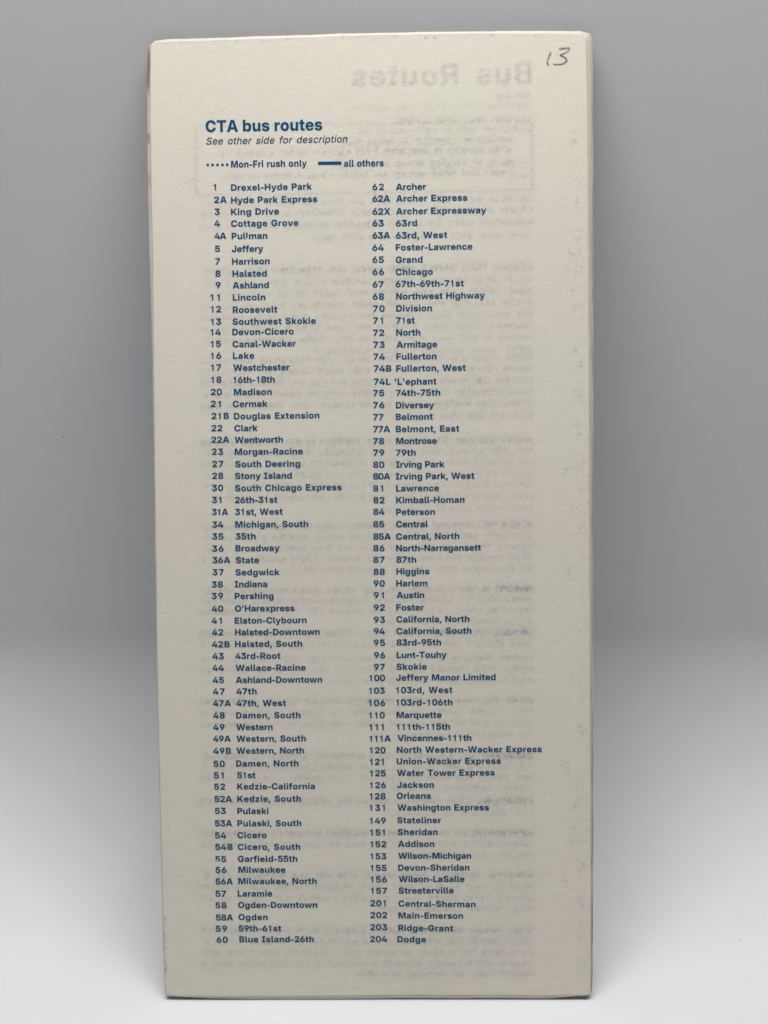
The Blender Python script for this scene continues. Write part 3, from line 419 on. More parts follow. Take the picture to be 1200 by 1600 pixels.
p 619 72,-204 72,546 178,546 178,457 187,457 194,469 203,482 214,497 227,511 243,524 263,536 285,545 313,551 344,553 387,549 425,538 461,520 493,494 520,462 542,424 559,379 569,328 572,272 569,216 559,165 543,120 521,81 494,49 462,23 426,4 387,-7 344,-11 314,-9 287,-3 264,6 245,18 228,31 215,45 204,60 195,73 187,86 181,86 181,-204|320,82 349,85 375,93 397,107 417,126 432,149 445,176 453,206 459,238 460,272 459,307 453,339 445,368 433,395 417,417 398,435 375,449 349,457 320,460 291,457 265,449 243,436 223,419 208,397 195,371 186,341 181,309 179,272 181,236 187,203 196,173 208,147 224,124 243,106 266,93 291,85
q 619 547,-204 438,-204 438,86 432,86 425,73 415,60 404,45 391,31 374,18 355,6 332,-3 305,-9 274,-11 232,-7 193,4 157,23 125,49 98,81 76,120 60,165 50,216 47,272 50,328 60,379 77,424 99,462 126,494 158,520 194,538 233,549 274,553 306,551 333,545 356,536 376,524 392,511 405,497 416,482 425,469 432,457 441,457 441,546 547,546|299,82 328,85 354,93 376,106 395,124 411,147 423,173 432,203 438,236 440,272 438,309 432,341 424,371 411,397 395,419 376,436 354,449 328,457 299,460 270,457 244,449 221,435 202,417 186,395 174,368 165,339 160,307 158,272 160,238 165,206 174,176 187,149 202,126 222,107 244,93 270,85
r 388 72,0 72,546 178,546 178,458 183,458 196,486 213,509 236,528 262,542 291,551 321,554 329,553 336,553 345,553 353,552 361,552 367,551 367,447 362,448 354,449 344,451 333,452 322,452 310,453 286,451 264,446 244,437 226,425 210,411 198,394 188,375 183,353 181,330 181,0
s 540 269,-11 230,-9 195,-4 163,6 134,19 108,36 87,57 69,81 56,108 47,139 150,160 160,134 174,113 192,97 214,86 240,79 270,77 302,79 329,86 352,98 369,113 379,131 382,150 380,166 374,180 363,193 348,203 329,211 305,218 214,239 167,252 129,271 100,293 80,321 67,353 63,390 66,421 75,450 90,475 111,498 136,517 165,532 199,544 235,550 275,553 313,551 347,545 377,536 403,523 426,507 445,488 461,466 474,442 483,416 385,395 376,413 365,430 350,445 330,457 306,465 276,467 248,465 224,458 203,447 186,433 176,416 173,397 175,380 182,365 193,353 209,343 230,334 257,326 345,307 392,293 429,275 458,253 478,226 491,195 495,159 492,127 482,98 466,71 445,47 418,27 387,10 351,-2 312,-9
t 341 307,546 307,457 10,457 10,546|89,676 199,676 199,148 200,128 205,112 212,100 223,92 239,87 258,85 264,85 271,86 280,87 288,88 296,90 303,91 322,4 310,0 298,-2 285,-5 272,-6 259,-7 246,-7 200,-3 161,10 130,31 107,60 94,96 89,139
u 603 258,-7 222,-4 190,4 160,17 134,35 113,58 95,86 82,119 74,157 72,199 72,546 181,546 181,213 184,177 195,146 212,121 235,103 263,92 296,88 319,90 340,95 360,104 378,116 393,131 405,150 414,172 420,196 421,223 421,546 531,546 531,0 426,0 426,134 436,134 418,89 395,53 367,27 334,8 298,-3
v 576 228,0 22,546 140,546 247,237 259,203 269,168 278,134 287,100 296,66 305,32 273,32 282,66 291,100 299,134 308,168 318,203 329,237 436,546 554,546 348,0
w 830 191,0 27,546 143,546 202,321 211,286 220,248 230,208 240,164 250,118 259,67 244,67 253,116 263,162 273,205 283,246 292,285 302,321 361,546 470,546 529,321 538,285 547,247 557,207 567,163 577,117 586,67 570,67 580,117 589,163 599,206 609,246 618,285 627,321 687,546 803,546 638,0 529,0 462,234 455,258 448,282 442,308 435,334 429,360 423,387 417,414 410,441 404,467 426,467 420,441 413,414 407,387 401,360 394,334 388,307 381,282 375,257 368,234 301,0
x 558 28,0 241,322 241,238 39,546 162,546 223,447 239,420 254,394 267,368 280,343 293,319 306,295 257,295 270,319 283,343 295,368 308,394 323,420 339,447 402,546 522,546 318,235 318,317 531,0 409,0 336,115 319,142 305,168 291,193 279,217 266,241 252,264 302,264 290,241 277,217 265,193 253,168 238,142 222,115 149,0
y 577 65,-196 91,-107 104,-111 122,-114 138,-116 154,-115 168,-111 181,-104 192,-94 202,-81 211,-63 218,-42 230,-2 22,546 140,546 247,237 259,202 269,168 277,134 285,100 294,66 303,32 270,32 279,66 288,100 297,134 306,169 317,203 328,237 437,546 554,546 317,-75 306,-103 292,-127 277,-149 259,-167 240,-181 219,-193 195,-201 169,-206 141,-208 124,-208 109,-206 95,-204 83,-202 73,-199
z 560 60,0 60,74 353,446 353,451 70,451 70,546 490,546 490,466 208,100 208,95 499,95 499,0
"""
FRONT_LEFT = [(-51.66, 0.08), (-51.74, 4.20), (-51.88, 15.26), (-52.09, 40.41), (-52.21, 77.79), (-52.01, 117.81), (-51.77, 154.32), (-51.51, 175.43), (-51.57, 193.42), (-51.51, 208.34), (-51.35, 220.22), (-51.13, 228.51)]
FOLD_LEFT = [(-51.74, 0.08), (-51.77, 4.20), (-51.93, 15.26), (-52.12, 40.41), (-52.28, 77.79), (-52.09, 117.81), (-52.00, 154.32), (-52.08, 166.41), (-52.23, 178.45), (-52.33, 193.44), (-52.26, 205.37), (-52.04, 212.81), (-52.04, 220.23), (-51.67, 228.52)]
FRONT_RIGHT = [(51.36, 0.07), (51.53, 8.87), (51.54, 40.07), (51.44, 116.83), (51.44, 172.49), (51.31, 206.62), (51.00, 228.69)]
OUTER_RIGHT = [(51.59, 0.07), (51.83, 5.73), (52.07, 40.07), (52.25, 116.82), (52.40, 172.48), (52.44, 206.60), (52.40, 227.78)]
FRONT_TOP = [(-51.22, 228.29), (-41.26, 228.48), (-12.67, 228.91), (-2.17, 229.09), (3.82, 229.12), (26.22, 229.03), (41.11, 228.73), (50.92, 228.25)]
OUTER_TOP = [(-51.22, 228.37), (-46.99, 228.80), (-33.72, 228.96), (-12.67, 229.24), (3.82, 229.37), (26.22, 229.30), (49.73, 228.96), (51.07, 228.47), (52.41, 228.22)]
FRONT_BOTTOM = [(-51.74, 0.08), (-40.50, -0.16), (-29.58, -0.16), (-14.02, -0.08), (-0.05, 0.16), (16.98, 0.16), (32.42, 0.08), (47.82, 0.07), (51.51, 0.07)]
OUTER_BOTTOM = [(-51.74, 0.08), (-45.18, -0.31), (-40.50, -0.55), (-24.92, -0.82), (-14.03, -0.71), (-0.06, -0.55), (16.97, -0.51), (40.12, -0.55), (44.74, -0.32), (48.59, 0.07), (51.82, 0.39)]
PENCIL_ONE = [(42.70, 224.32), (42.52, 223.71), (42.27, 223.23), (41.95, 222.40), (41.83, 221.81), (41.95, 221.44), (42.26, 221.24)]
PENCIL_THREE = [(44.52, 224.91), (45.65, 224.97), (46.87, 225.11), (47.08, 224.87), (46.75, 224.44), (45.85, 223.87), (44.71, 223.43), (45.66, 223.08), (46.34, 222.46), (46.32, 222.02), (45.92, 221.68), (45.10, 221.37), (44.21, 221.33), (43.14, 221.45)]
SHOW_THROUGH = [
    (213.71, 29.11, 37.77, 0.50, ''),
    (211.35, -5.36, 37.76, 0.35, ''),
    (208.44, 6.62, 38.04, 0.50, ''),
    (205.99, -2.42, 38.33, 0.50, ''),
    (203.55, -6.96, 33.54, 0.80, 'service is operated 24 hours daily'),
    (201.26, -34.90, 33.52, 0.80, 'wide service is operated from approx. to for a'),
    (198.37, -8.53, 33.51, 0.80, 'daily at varying hours and'),
    (198.00, 34.40, 37.40, 0.50, ''),
    (195.91, -34.98, 33.49, 0.70, 'hours and times shown are'),
    (195.33, 34.39, 37.38, 0.50, ''),
    (189.80, -39.93, 38.25, 0.60, ''),
    (187.27, -39.67, 38.24, 0.60, ''),
    (184.44, -40.02, 38.23, 0.60, ''),
    (181.40, -13.41, 38.21, 0.60, ''),
    (173.96, -39.29, 38.18, 0.85, 'Addison (152) Central'),
    (171.12, -39.64, 38.16, 0.60, ''),
    (168.42, -39.38, 38.15, 0.60, ''),
    (165.72, -39.88, 38.14, 0.60, 'Archer (62) Operates'),
    (163.02, -40.08, 38.12, 0.60, ''),
    (160.32, -40.43, 38.11, 0.60, ''),
    (157.60, -39.56, 38.10, 0.60, 'service to and from'),
    (154.73, -13.60, 38.09, 0.60, ''),
    (152.79, -40.25, 38.08, 0.60, ''),
    (150.22, -40.45, 38.06, 0.60, ''),
    (147.51, -40.80, 38.05, 0.60, ''),
    (144.79, -39.93, 38.04, 0.60, ''),
    (142.07, -40.74, 38.02, 0.60, ''),
    (139.25, 3.67, 38.01, 0.60, ''),
    (133.44, -40.58, 37.98, 0.85, 'Archer Express (99)'),
    (130.86, -40.31, 37.97, 0.60, ''),
    (128.28, -40.36, 37.96, 0.60, ''),
    (125.54, -40.25, 37.95, 0.60, ''),
    (122.96, -40.45, 37.93, 0.60, ''),
    (120.22, -40.19, 37.92, 0.60, ''),
    (117.28, 2.23, 37.91, 0.60, ''),
    (113.36, -40.45, 37.89, 0.85, ''),
    (110.77, -40.34, 37.88, 0.60, ''),
    (108.17, -40.39, 37.86, 0.60, ''),
    (105.57, -41.05, 37.85, 0.60, ''),
    (102.89, -21.76, 37.84, 0.60, ''),
    (98.07, -41.17, 37.82, 0.85, ''),
    (95.62, -41.37, 37.81, 0.60, ''),
    (93.01, -41.72, 37.79, 0.60, ''),
    (90.25, 0.74, 37.78, 0.60, ''),
    (87.64, -41.81, 37.77, 0.85, ''),
    (84.87, -41.86, 37.75, 0.60, ''),
    (81.48, -41.45, 37.74, 0.60, ''),
    (78.86, -41.96, 37.73, 0.60, ''),
    (76.01, -16.29, 37.71, 0.60, ''),
    (71.45, -41.93, 37.69, 0.85, ''),
    (68.67, -42.13, 37.68, 0.60, ''),
    (65.89, -41.71, 37.66, 0.60, ''),
    (62.99, -0.62, 37.65, 0.60, ''),
    (57.98, -41.54, 37.63, 0.85, ''),
    (55.34, -41.43, 37.61, 0.60, ''),
    (52.70, -41.94, 37.60, 0.60, ''),
    (50.13, 0.47, 37.59, 0.60, ''),
    (47.11, -42.19, 37.58, 0.85, ''),
    (44.22, 1.80, 37.56, 0.60, ''),
    (39.31, -42.47, 37.54, 0.85, ''),
    (36.50, -42.52, 37.53, 0.60, ''),
    (33.78, 6.01, 37.51, 0.60, ''),
    (29.00, -41.71, 37.49, 0.85, ''),
    (26.18, -42.85, 37.48, 0.60, ''),
    (23.36, -42.90, 37.46, 0.60, ''),
    (20.66, -0.61, 37.45, 0.60, ''),
    (15.51, -42.56, 37.43, 0.85, 'Clark'),
    (12.84, -42.14, 37.41, 0.60, ''),
    (10.01, -42.34, 37.40, 0.60, ''),
    (7.33, -42.54, 37.39, 0.60, ''),
    (4.80, -4.96, 37.38, 0.60, ''),
]
# ------------------------------------------------------------------ materials
def nodes(mat):
    mat.use_nodes = True
    nt = mat.node_tree
    return nt, nt.nodes['Principled BSDF']

def add(nt, kind, **props):
    n = nt.nodes.new(kind)
    for k, v in props.items():
        setattr(n, k, v)
    return n

def mapped_noise(nt, vec, scale3, scale, detail, rough=0.6):
    mp = add(nt, 'ShaderNodeMapping')
    mp.inputs['Scale'].default_value = scale3
    nt.links.new(vec, mp.inputs['Vector'])
    n = add(nt, 'ShaderNodeTexNoise')
    n.inputs['Scale'].default_value = scale
    n.inputs['Detail'].default_value = detail
    n.inputs['Roughness'].default_value = rough
    nt.links.new(mp.outputs['Vector'], n.inputs['Vector'])
    return n.outputs['Fac']

def ranged(nt, sock, a, b, lo, hi):
    m = add(nt, 'ShaderNodeMapRange')
    for i, v in zip((1, 2, 3, 4), (a, b, lo, hi)):
        m.inputs[i].default_value = v
    nt.links.new(sock, m.inputs[0])
    return m.outputs[0]

def math_(nt, op, a, b):
    m = add(nt, 'ShaderNodeMath', operation=op)
    for i, v in enumerate((a, b)):
        if isinstance(v, float):
            m.inputs[i].default_value = v
        else:
            nt.links.new(v, m.inputs[i])
    return m.outputs[0]

def mix(nt, fac, a, b, blend='MIX'):
    m = add(nt, 'ShaderNodeMix', data_type='RGBA', blend_type=blend)
    for sock, v in ((m.inputs[0], fac), (m.inputs[6], a), (m.inputs[7], b)):
        if isinstance(v, float):
            sock.default_value = v
        elif isinstance(v, tuple):
            sock.default_value = (*v, 1)
        else:
            nt.links.new(v, sock)
    return m.outputs[2]

def paper_material(name, colour, warm):
    mat = bpy.data.materials.new(name)
    nt, bsdf = nodes(mat)
    pos = add(nt, 'ShaderNodeTexCoord').outputs['Object']
    laid = mapped_noise(nt, pos, (260, 300, 1650), 1.0, 3.0)
    grain = mapped_noise(nt, pos, (2600, 2600, 2600), 1.0, 2.0)
    cloud = mapped_noise(nt, pos, (38, 38, 22), 1.0, 3.0, 0.55)
    tone = math_(nt, 'MULTIPLY', ranged(nt, laid, 0.3, 0.7, 0.966, 1.028), ranged(nt, grain, 0.3, 0.7, 0.95, 1.04))
    tint = mix(nt, ranged(nt, cloud, 0.38, 0.62, 0.0, 1.0), colour, warm)
    grey = add(nt, 'ShaderNodeCombineColor')
    for i in range(3):
        nt.links.new(tone, grey.inputs[i])
    base = mix(nt, 1.0, tint, grey.outputs[0], 'MULTIPLY')
    ghost = add(nt, 'ShaderNodeAttribute', attribute_name='show_through').outputs['Fac']
    scuff_and_darkening = add(nt, 'ShaderNodeAttribute', attribute_name='scuff_and_darkening').outputs['Fac']
    base = mix(nt, ghost, base, (0.205, 0.225, 0.24))
    base = mix(nt, scuff_and_darkening, base, (0.16, 0.135, 0.10))
    nt.links.new(base, bsdf.inputs['Base Color'])
    bsdf.inputs['Roughness'].default_value = 0.72
    bsdf.inputs['Specular IOR Level'].default_value = 0.25
    b = add(nt, 'ShaderNodeBump')
    b.inputs['Strength'].default_value = 0.35
    b.inputs['Distance'].default_value = 0.00006
    nt.links.new(math_(nt, 'ADD', laid, grain), b.inputs['Height'])
    nt.links.new(b.outputs['Normal'], bsdf.inputs['Normal'])
    return mat

def ink_material(name, colour, thin, patchy):
    mat = bpy.data.materials.new(name)
    nt, bsdf = nodes(mat)
    pos = add(nt, 'ShaderNodeTexCoord').outputs['Object']
    n = mapped_noise(nt, pos, (3200, 3200, 3200), 1.0, 2.0)
    nt.links.new(ranged(nt, n, 0.3, 0.7, thin - patchy, min(1.0, thin + patchy)), bsdf.inputs['Alpha'])
    bsdf.inputs['Base Color'].default_value = (*colour, 1)
    bsdf.inputs['Roughness'].default_value = 0.6
    bsdf.inputs['Specular IOR Level'].default_value = 0.06
    return mat

PAPER = paper_material('off_white_paper', (0.77, 0.738, 0.632), (0.79, 0.732, 0.648))
WORN = paper_material('worn_folded_paper', (0.66, 0.61, 0.50), (0.60, 0.54, 0.43))
INK = ink_material('dark_blue_ink', (0.0015, 0.088, 0.195), 0.96, 0.05)
THIN_INK = ink_material('thin_blue_ink', (0.008, 0.055, 0.125), 0.94, 0.06)
GRAPHITE = ink_material('pencil_graphite', (0.17, 0.16, 0.17), 0.60, 0.30)

# ------------------------------------------------------------------ backdrop
WALL_Y = 0.2286 * math.sin(LEAN) + 0.0023        # the top of the leaflet rests against it
SWEEP = WALL_Y * 0.88
def build_backdrop():
    prof = [(-0.9, 0.0), (-0.5, 0.0), (-0.2, 0.0), (0.0, 0.0)]
    n = 40
    for i in range(n + 1):
        a = math.radians(90) * i / n
        prof.append((WALL_Y - SWEEP + SWEEP * math.sin(a), SWEEP - SWEEP * math.cos(a)))
    prof += [(WALL_Y, 0.3), (WALL_Y, 0.75)]
    bm = bmesh.new()
    xs = [-0.75, -0.4, -0.2, 0.0, 0.2, 0.4, 0.75]
    rows = [[bm.verts.new((x, y, z)) for x in xs] for y, z in prof]
    for a, b in zip(rows, rows[1:]):
        for i in range(len(xs) - 1):
            bm.faces.new((a[i], a[i + 1], b[i + 1], b[i])).smooth = True
    me = bpy.data.meshes.new('backdrop')
    bm.to_mesh(me); bm.free()
    mat = bpy.data.materials.new('white_seamless_paper')
    nt, bsdf = nodes(mat)
    pos = add(nt, 'ShaderNodeTexCoord').outputs['Object']
    soft = mapped_noise(nt, pos, (16, 16, 16), 1.0, 4.0)
    grain = mapped_noise(nt, pos, (2400, 2400, 2400), 1.0, 2.0)
    cell = add(nt, 'ShaderNodeTexVoronoi')
    cell.inputs['Scale'].default_value = 62.0
    nt.links.new(pos, cell.inputs['Vector'])
    spot = ranged(nt, cell.outputs['Distance'], 0.010, 0.026, 1.0, 0.0)
    sep = add(nt, 'ShaderNodeSeparateColor')
    nt.links.new(cell.outputs['Color'], sep.inputs[0])
    rare = ranged(nt, sep.outputs[0], 0.0, 1.0, 0.15, 0.7)
    col = mix(nt, ranged(nt, soft, 0.35, 0.65, 0.0, 1.0), (0.722, 0.732, 0.747), (0.696, 0.708, 0.726))
    tone = ranged(nt, grain, 0.3, 0.7, 0.975, 1.02)
    grey = add(nt, 'ShaderNodeCombineColor')
    for i in range(3):
        nt.links.new(tone, grey.inputs[i])
    col = mix(nt, 1.0, col, grey.outputs[0], 'MULTIPLY')
    col = mix(nt, math_(nt, 'MULTIPLY', spot, rare), col, (0.25, 0.24, 0.23))
    nt.links.new(col, bsdf.inputs['Base Color'])
    bsdf.inputs['Roughness'].default_value = 0.65
    bsdf.inputs['Specular IOR Level'].default_value = 0.3
    me.materials.append(mat)
    o = bpy.data.objects.new('backdrop', me)
    COL.objects.link(o)
    o['kind'] = 'structure'
    o['label'] = 'plain white seamless backdrop curving up from floor to wall behind the leaflet'
    return o
build_backdrop()

# ------------------------------------------------------------------ leaflet
leaflet = bpy.data.objects.new('folded_leaflet', None)
COL.objects.link(leaflet)
leaflet.empty_display_size = 0.02
leaflet.matrix_world = PLACE
leaflet['label'] = 'tall off-white folded paper leaflet listing bus routes in dark blue print, standing upright'
leaflet['category'] = 'leaflet'

def part(name, me, mat, parent, label=None):
    me.materials.append(mat)
    o = bpy.data.objects.new(name, me)
    COL.objects.link(o)
    o.parent = parent
    if label:
        o['label'] = label
    return o

def along(pts, x, axis):
    p = sorted(pts, key=lambda q: q[axis])
    return np.interp(x, [q[axis] for q in p], [q[1 - axis] for q in p])

rng = np.random.RandomState(11)
def wobble(x, amp, seed, f=1.0):
    r = np.random.RandomState(seed)
    y = np.zeros_like(x)
    for k in range(5):
        y += np.sin(x * f * (0.05 * 2.1 ** k) + r.rand() * 6.28) / 1.5 ** k
    return amp * y / 2.2

def bow(u, v):
    """gentle bulge of the sheets, in mm towards the viewer"""
    return -(0.40 * np.cos(np.clip(u / 52, -1, 1) * math.pi / 2) * np.sin(np.clip(v / 228, 0, 1) * math.pi)
             + 0.10 * np.sin(u * 0.07 + 1.0) * np.sin(v * 0.045)
             + 1.8 * np.clip(1 - v / 105, 0, 1.02) ** 2)         # added bend: the foot lies flatter to catch more overhead light
def spread(u, v, d):
    """edges and lettering were measured on the flat front plane; carry them to depth d"""
    s = (228.2 + d) / 228.2
    return 6.95 + (u - 6.95) * s, 125.2 + (v - 125.2) * s

def corner_in(d, r):
    """how far a rounded corner of radius r pulls an edge in, d from the end of that edge"""
    d = np.clip(d, 0, r)
    return r - np.sqrt(np.maximum(r * r - (r - d) ** 2, 0))

def sheet(name, left, right, top, bottom, depth, thick, nu, nv, radius, rough_amp, seed):
    """a thick sheet of paper bounded by four traced edges (mm); returns mesh and its front grid"""
    s = np.linspace(0, 1, nu)
    t = np.linspace(0, 1, nv)
    # a little closer sampling in the corners would not show; the cut edges are slightly ragged
    S, T = np.meshgrid(s, t)
    v0 = T * 228.6
    xl = along(left, v0[:, 0], 1) + wobble(v0[:, 0], rough_amp, seed, 6)
    xr = along(right, v0[:, 0], 1) + wobble(v0[:, 0], rough_amp, seed + 1, 6)
    tl, tr, bl, br = radius
    d_top, d_bot = 228.6 - v0[:, 0], v0[:, 0]
    xl = xl + corner_in(d_top, tl) + corner_in(d_bot, bl)
    xr = xr - corner_in(d_top, tr) - corner_in(d_bot, br)
    U = xl[:, None] + (xr - xl)[:, None] * S
    vt = along(top, U[-1], 0) + wobble(U[-1], rough_amp, seed + 2, 6)
    vb = along(bottom, U[0], 0) + wobble(U[0], rough_amp, seed + 3, 6)
    V = vb[None, :] + (vt - vb)[None, :] * T
    FU0, FV0 = U, V
    D = depth + bow(U, V)
    U, V = spread(U, V, D)
    n = nu * nv
    idx = np.arange(n).reshape(nv, nu)
    quads = np.stack([idx[:-1, :-1], idx[:-1, 1:], idx[1:, 1:], idx[1:, :-1]], -1).reshape(-1, 4)
    ring = np.concatenate([idx[0, :], idx[1:, -1], idx[-1, -2::-1], idx[-2:0:-1, 0]])
    m = len(ring)
    co = np.stack([U.ravel(), D.ravel(), V.ravel()], 1)
    back = co[ring] + np.array([0, thick, 0])
    rim = np.stack([ring, n + np.arange(m), n + np.roll(np.arange(m), -1), np.roll(ring, -1)], 1)
    # back face: strips between matching rim points of the left and right edge
    allco = np.concatenate([co, back]) * MM
    faces = np.concatenate([quads, rim])
    lut = {int(r): n + k for k, r in enumerate(ring)}
    bf = [[lut[int(idx[j, 0])], lut[int(idx[j + 1, 0])], lut[int(idx[j + 1, -1])], lut[int(idx[j, -1])]] for j in range(nv - 1)
          ] if nv < 300 else []
    me = bpy.data.meshes.new(name)
    me.from_pydata(allco.tolist(), [], faces.tolist() + bf)
    me.polygons.foreach_set('use_smooth', np.concatenate([np.ones(len(quads), bool), np.zeros(len(rim) + len(bf), bool)]))
    me.update()
    return me, FU0, FV0, n

# ---- lettering
def read_glyphs(blob):
    out = {}
    for ln in blob.strip('\n').split('\n'):
        ch, adv, rest = ln.split(' ', 2)
        loops = [np.array([[int(a) for a in q.split(',')] for q in c.split(' ')], float) for c in rest.split('|')] if rest else []
        out[ch] = (float(adv), loops)
    return out
BOLD = read_glyphs(BOLD_GLYPHS)
LIGHT = read_glyphs(LIGHT_GLYPHS)
BOLD['1'] = (600.0, [np.array([(238, 0), (238, 498), (86, 498), (86, 596), (150, 604), (205, 622), (245, 660), (262, 728), (384, 728), (384, 0)], float)])
CAP = 728.0
for fnt in (BOLD, LIGHT):
    for c in '0123456789':                      # figures all set to one width
        if c in fnt:
            a, l = fnt[c]
            if l:
                xs = np.concatenate(l)[:, 0]
                off = 300 - (xs.min() + xs.max()) / 2 if c != '1' else 10
                fnt[c] = (600.0, [p + np.array([off, 0]) for p in l])
a, l = BOLD['-']
xs = np.concatenate(l)[:, 0]
BOLD['-'] = (xs.max() - xs.min() + 84, [p + np.array([42 - xs.min(), -28]) for p in l])

def winding(loops, x, y):
    w = 0
    for lp in loops:
        for (ax, ay), (bx, by) in zip(lp, np.roll(lp, -1, 0)):
            if (ay > y) != (by > y) and x < (bx - ax) * (y - ay) / (by - ay) + ax:
                w += 1 if by > ay else -1
    return w

def glyph_tris(fnt):
    """triangles of every glyph; contours may overlap, so keep what has a winding number"""
    out = {}
    for ch, (adv, loops) in fnt.items():
        if not loops:
            continue
        vs, es = [], []
        for lp in loops:
            n = len(vs)
            vs += [Vector(q) for q in lp]
            es += [(n + i, n + (i + 1) % len(lp)) for i in range(len(lp))]
        pts, _, tri, _, _, _ = delaunay_2d_cdt(vs, es, [], 0, 0.01)
        pts = np.array([(q.x, q.y) for q in pts])
        keep = [tuple(f) for f in tri if winding(loops, *pts[list(f)].mean(0)) != 0]
        out[ch] = (pts, keep)
    return out
BOLD_TRI, LIGHT_TRI = glyph_tris(BOLD), glyph_tris(LIGHT)

def set_line(fnt, text, x0, x1, cap, space, wide=1.0):
    """glyph origins (mm) so that the inked text runs from x0 to x1 at this cap height"""
    k = cap / CAP
    adv = [(space if c == ' ' else fnt[c][0] * wide) * k for c in text]
    first = np.concatenate(fnt[text[0]][1])[:, 0].min() * k * wide
    last = np.concatenate(fnt[text[-1]][1])[:, 0].max() * k * wide
    natural = sum(adv[:-1]) + last - first
    gaps = sum((2.0 if c == ' ' else 1.0) for c in text[:-1])
    track = (x1 - x0 - natural) / gaps if gaps else 0.0
    sx = 1.0
    lo, hi = -0.05 * cap, 0.16 * cap
    if not lo <= track <= hi:
        track = min(max(track, lo), hi)
        sx = (x1 - x0 - track * gaps) / natural
        sx = min(max(sx, 0.86), 1.16)
    x, out = x0 - first * sx, []
    for c, a in zip(text, adv):
        out.append((c, x, k * sx * wide, k))
        x += a * sx + track * (2.0 if c == ' ' else 1.0)
    return out

class Print:
    """flat ink on the front sheet: collects lettering and shapes (mm), builds one mesh"""
    def __init__(self):
        self.v, self.f = [], []
    def poly(self, pts, tris, lift=0.05):
        n = sum(len(p) for p in self.v)
        pts = np.asarray(pts, float)
        d = bow(pts[:, 0], pts[:, 1])
        u, v = spread(pts[:, 0], pts[:, 1], d)
        self.v.append(np.stack([u, d - lift, v], 1))
        self.f += [[n + i for i in t] for t in tris]
    def text(self, tris, fnt, text, x0, x1, base, cap, space=330.0, shear=0.0, slope=0.0, cut=None, wide=1.0):
        for i, (c, x, kx, ky) in enumerate(set_line(fnt, text, x0, x1, cap, space, wide)):
            if c == ' ':
                continue
            p, t = tris[c]
            q = np.stack([x + (p[:, 0] + shear * p[:, 1]) * kx, base + p[:, 1] * ky + slope * (x - x0)], 1)
            if cut and i == cut[0]:             # a letter that printed only in part
                q[:, 1] = np.maximum(q[:, 1], base + cut[1] * cap)
            self.poly(q, t)
    def build(self, name, mat, parent, label=None):
        me = bpy.data.meshes.new(name)
        me.from_pydata((np.concatenate(self.v) * MM).tolist(), [], self.f)
        bm = bmesh.new(); bm.from_mesh(me)
        for fc in bm.faces:
            if fc.normal.y > 0:
                fc.normal_flip()
        bm.to_mesh(me); bm.free()
        return part(name, me, mat, parent, label)

# ---- front sheet with the print of its other side showing through
NU, NV = 345, 763
front_me, FU, FV, FN = sheet('front_panel', FRONT_LEFT, FRONT_RIGHT, FRONT_TOP, FRONT_BOTTOM, 0.0, 0.16,
                             NU, NV, (1.5, 1.1, 0.9, 0.9), 0.05, 3)

RES = 0.1                                       # mm per cell of the working image
X0, Z0, IW, IH = -55.0, -2.0, 1100, 2330
def blank():
    return np.zeros((IH, IW), np.float32)
def stamp(img, loops, amount):
    pts = np.concatenate(loops)
    lo, hi = pts.min(0), pts.max(0)
    i0, i1 = int((lo[0] - X0) / RES), int((hi[0] - X0) / RES) + 2
    j0, j1 = int((lo[1] - Z0) / RES), int((hi[1] - Z0) / RES) + 2
    if i0 < 0 or j0 < 0 or i1 >= IW or j1 >= IH:
        return
    PX, PY = np.meshgrid(X0 + (np.arange(i0, i1) + .5) * RES, Z0 + (np.arange(j0, j1) + .5) * RES)
    wind = np.zeros(PX.shape, int)
    for lp in loops:
        for (ax, ay), (bx, by) in zip(lp, np.roll(lp, -1, 0)):
            if ay != by:
                hit = ((ay > PY) != (by > PY)) & (PX < (bx - ax) * (PY - ay) / (by - ay) + ax)
                wind += hit * (1 if by > ay else -1)
    img[j0:j1, i0:i1] = np.maximum(img[j0:j1, i0:i1], amount * (wind != 0))
def blur(img, sigma):
    r = max(1, int(3 * sigma / RES))
    k = np.exp(-0.5 * (np.arange(-r, r + 1) * RES / sigma) ** 2)
    k /= k.sum()
    for ax in (0, 1):
        out = np.zeros_like(img)
        for i, w in enumerate(k):
            out += w * np.roll(img, i - r, ax)
        img = out
    return img
def pick(img, u, v):
    i = np.clip((u - X0) / RES - .5, 0, IW - 2); j = np.clip((v - Z0) / RES - .5, 0, IH - 2)
    i0, j0 = i.astype(int), j.astype(int); a, b = i - i0, j - j0
    return ((img[j0, i0] * (1 - a) + img[j0, i0 + 1] * a) * (1 - b) + (img[j0 + 1, i0] * (1 - a) + img[j0 + 1, i0 + 1] * a) * b)

def mirrored(img, fnt, text, x_right, x_left, base, cap, amount, space):
    """text read from behind: it starts at x_right and runs to the left"""
    for c, x, kx, ky in set_line(fnt, text, -x_right, -x_left, cap, space):
        if c != ' ':
            stamp(img, [np.stack([-(x + p[:, 0] * kx), base + p[:, 1] * ky], 1) for p in fnt[c][1]], amount)

pick_letters = random.Random(5)
def smear_words(width, cap):
    """letter-like marks too faint to read, for the lines that cannot be made out"""
    n = max(3, int(width / (0.78 * cap)))
    t = ''
    while len(t) < n:
        t += ''.join(pick_letters.choice('nouearscmtlehid') for _ in range(pick_letters.choice((3, 4, 5, 6, 7, 9)))) + ' '
    return t[:n].strip()

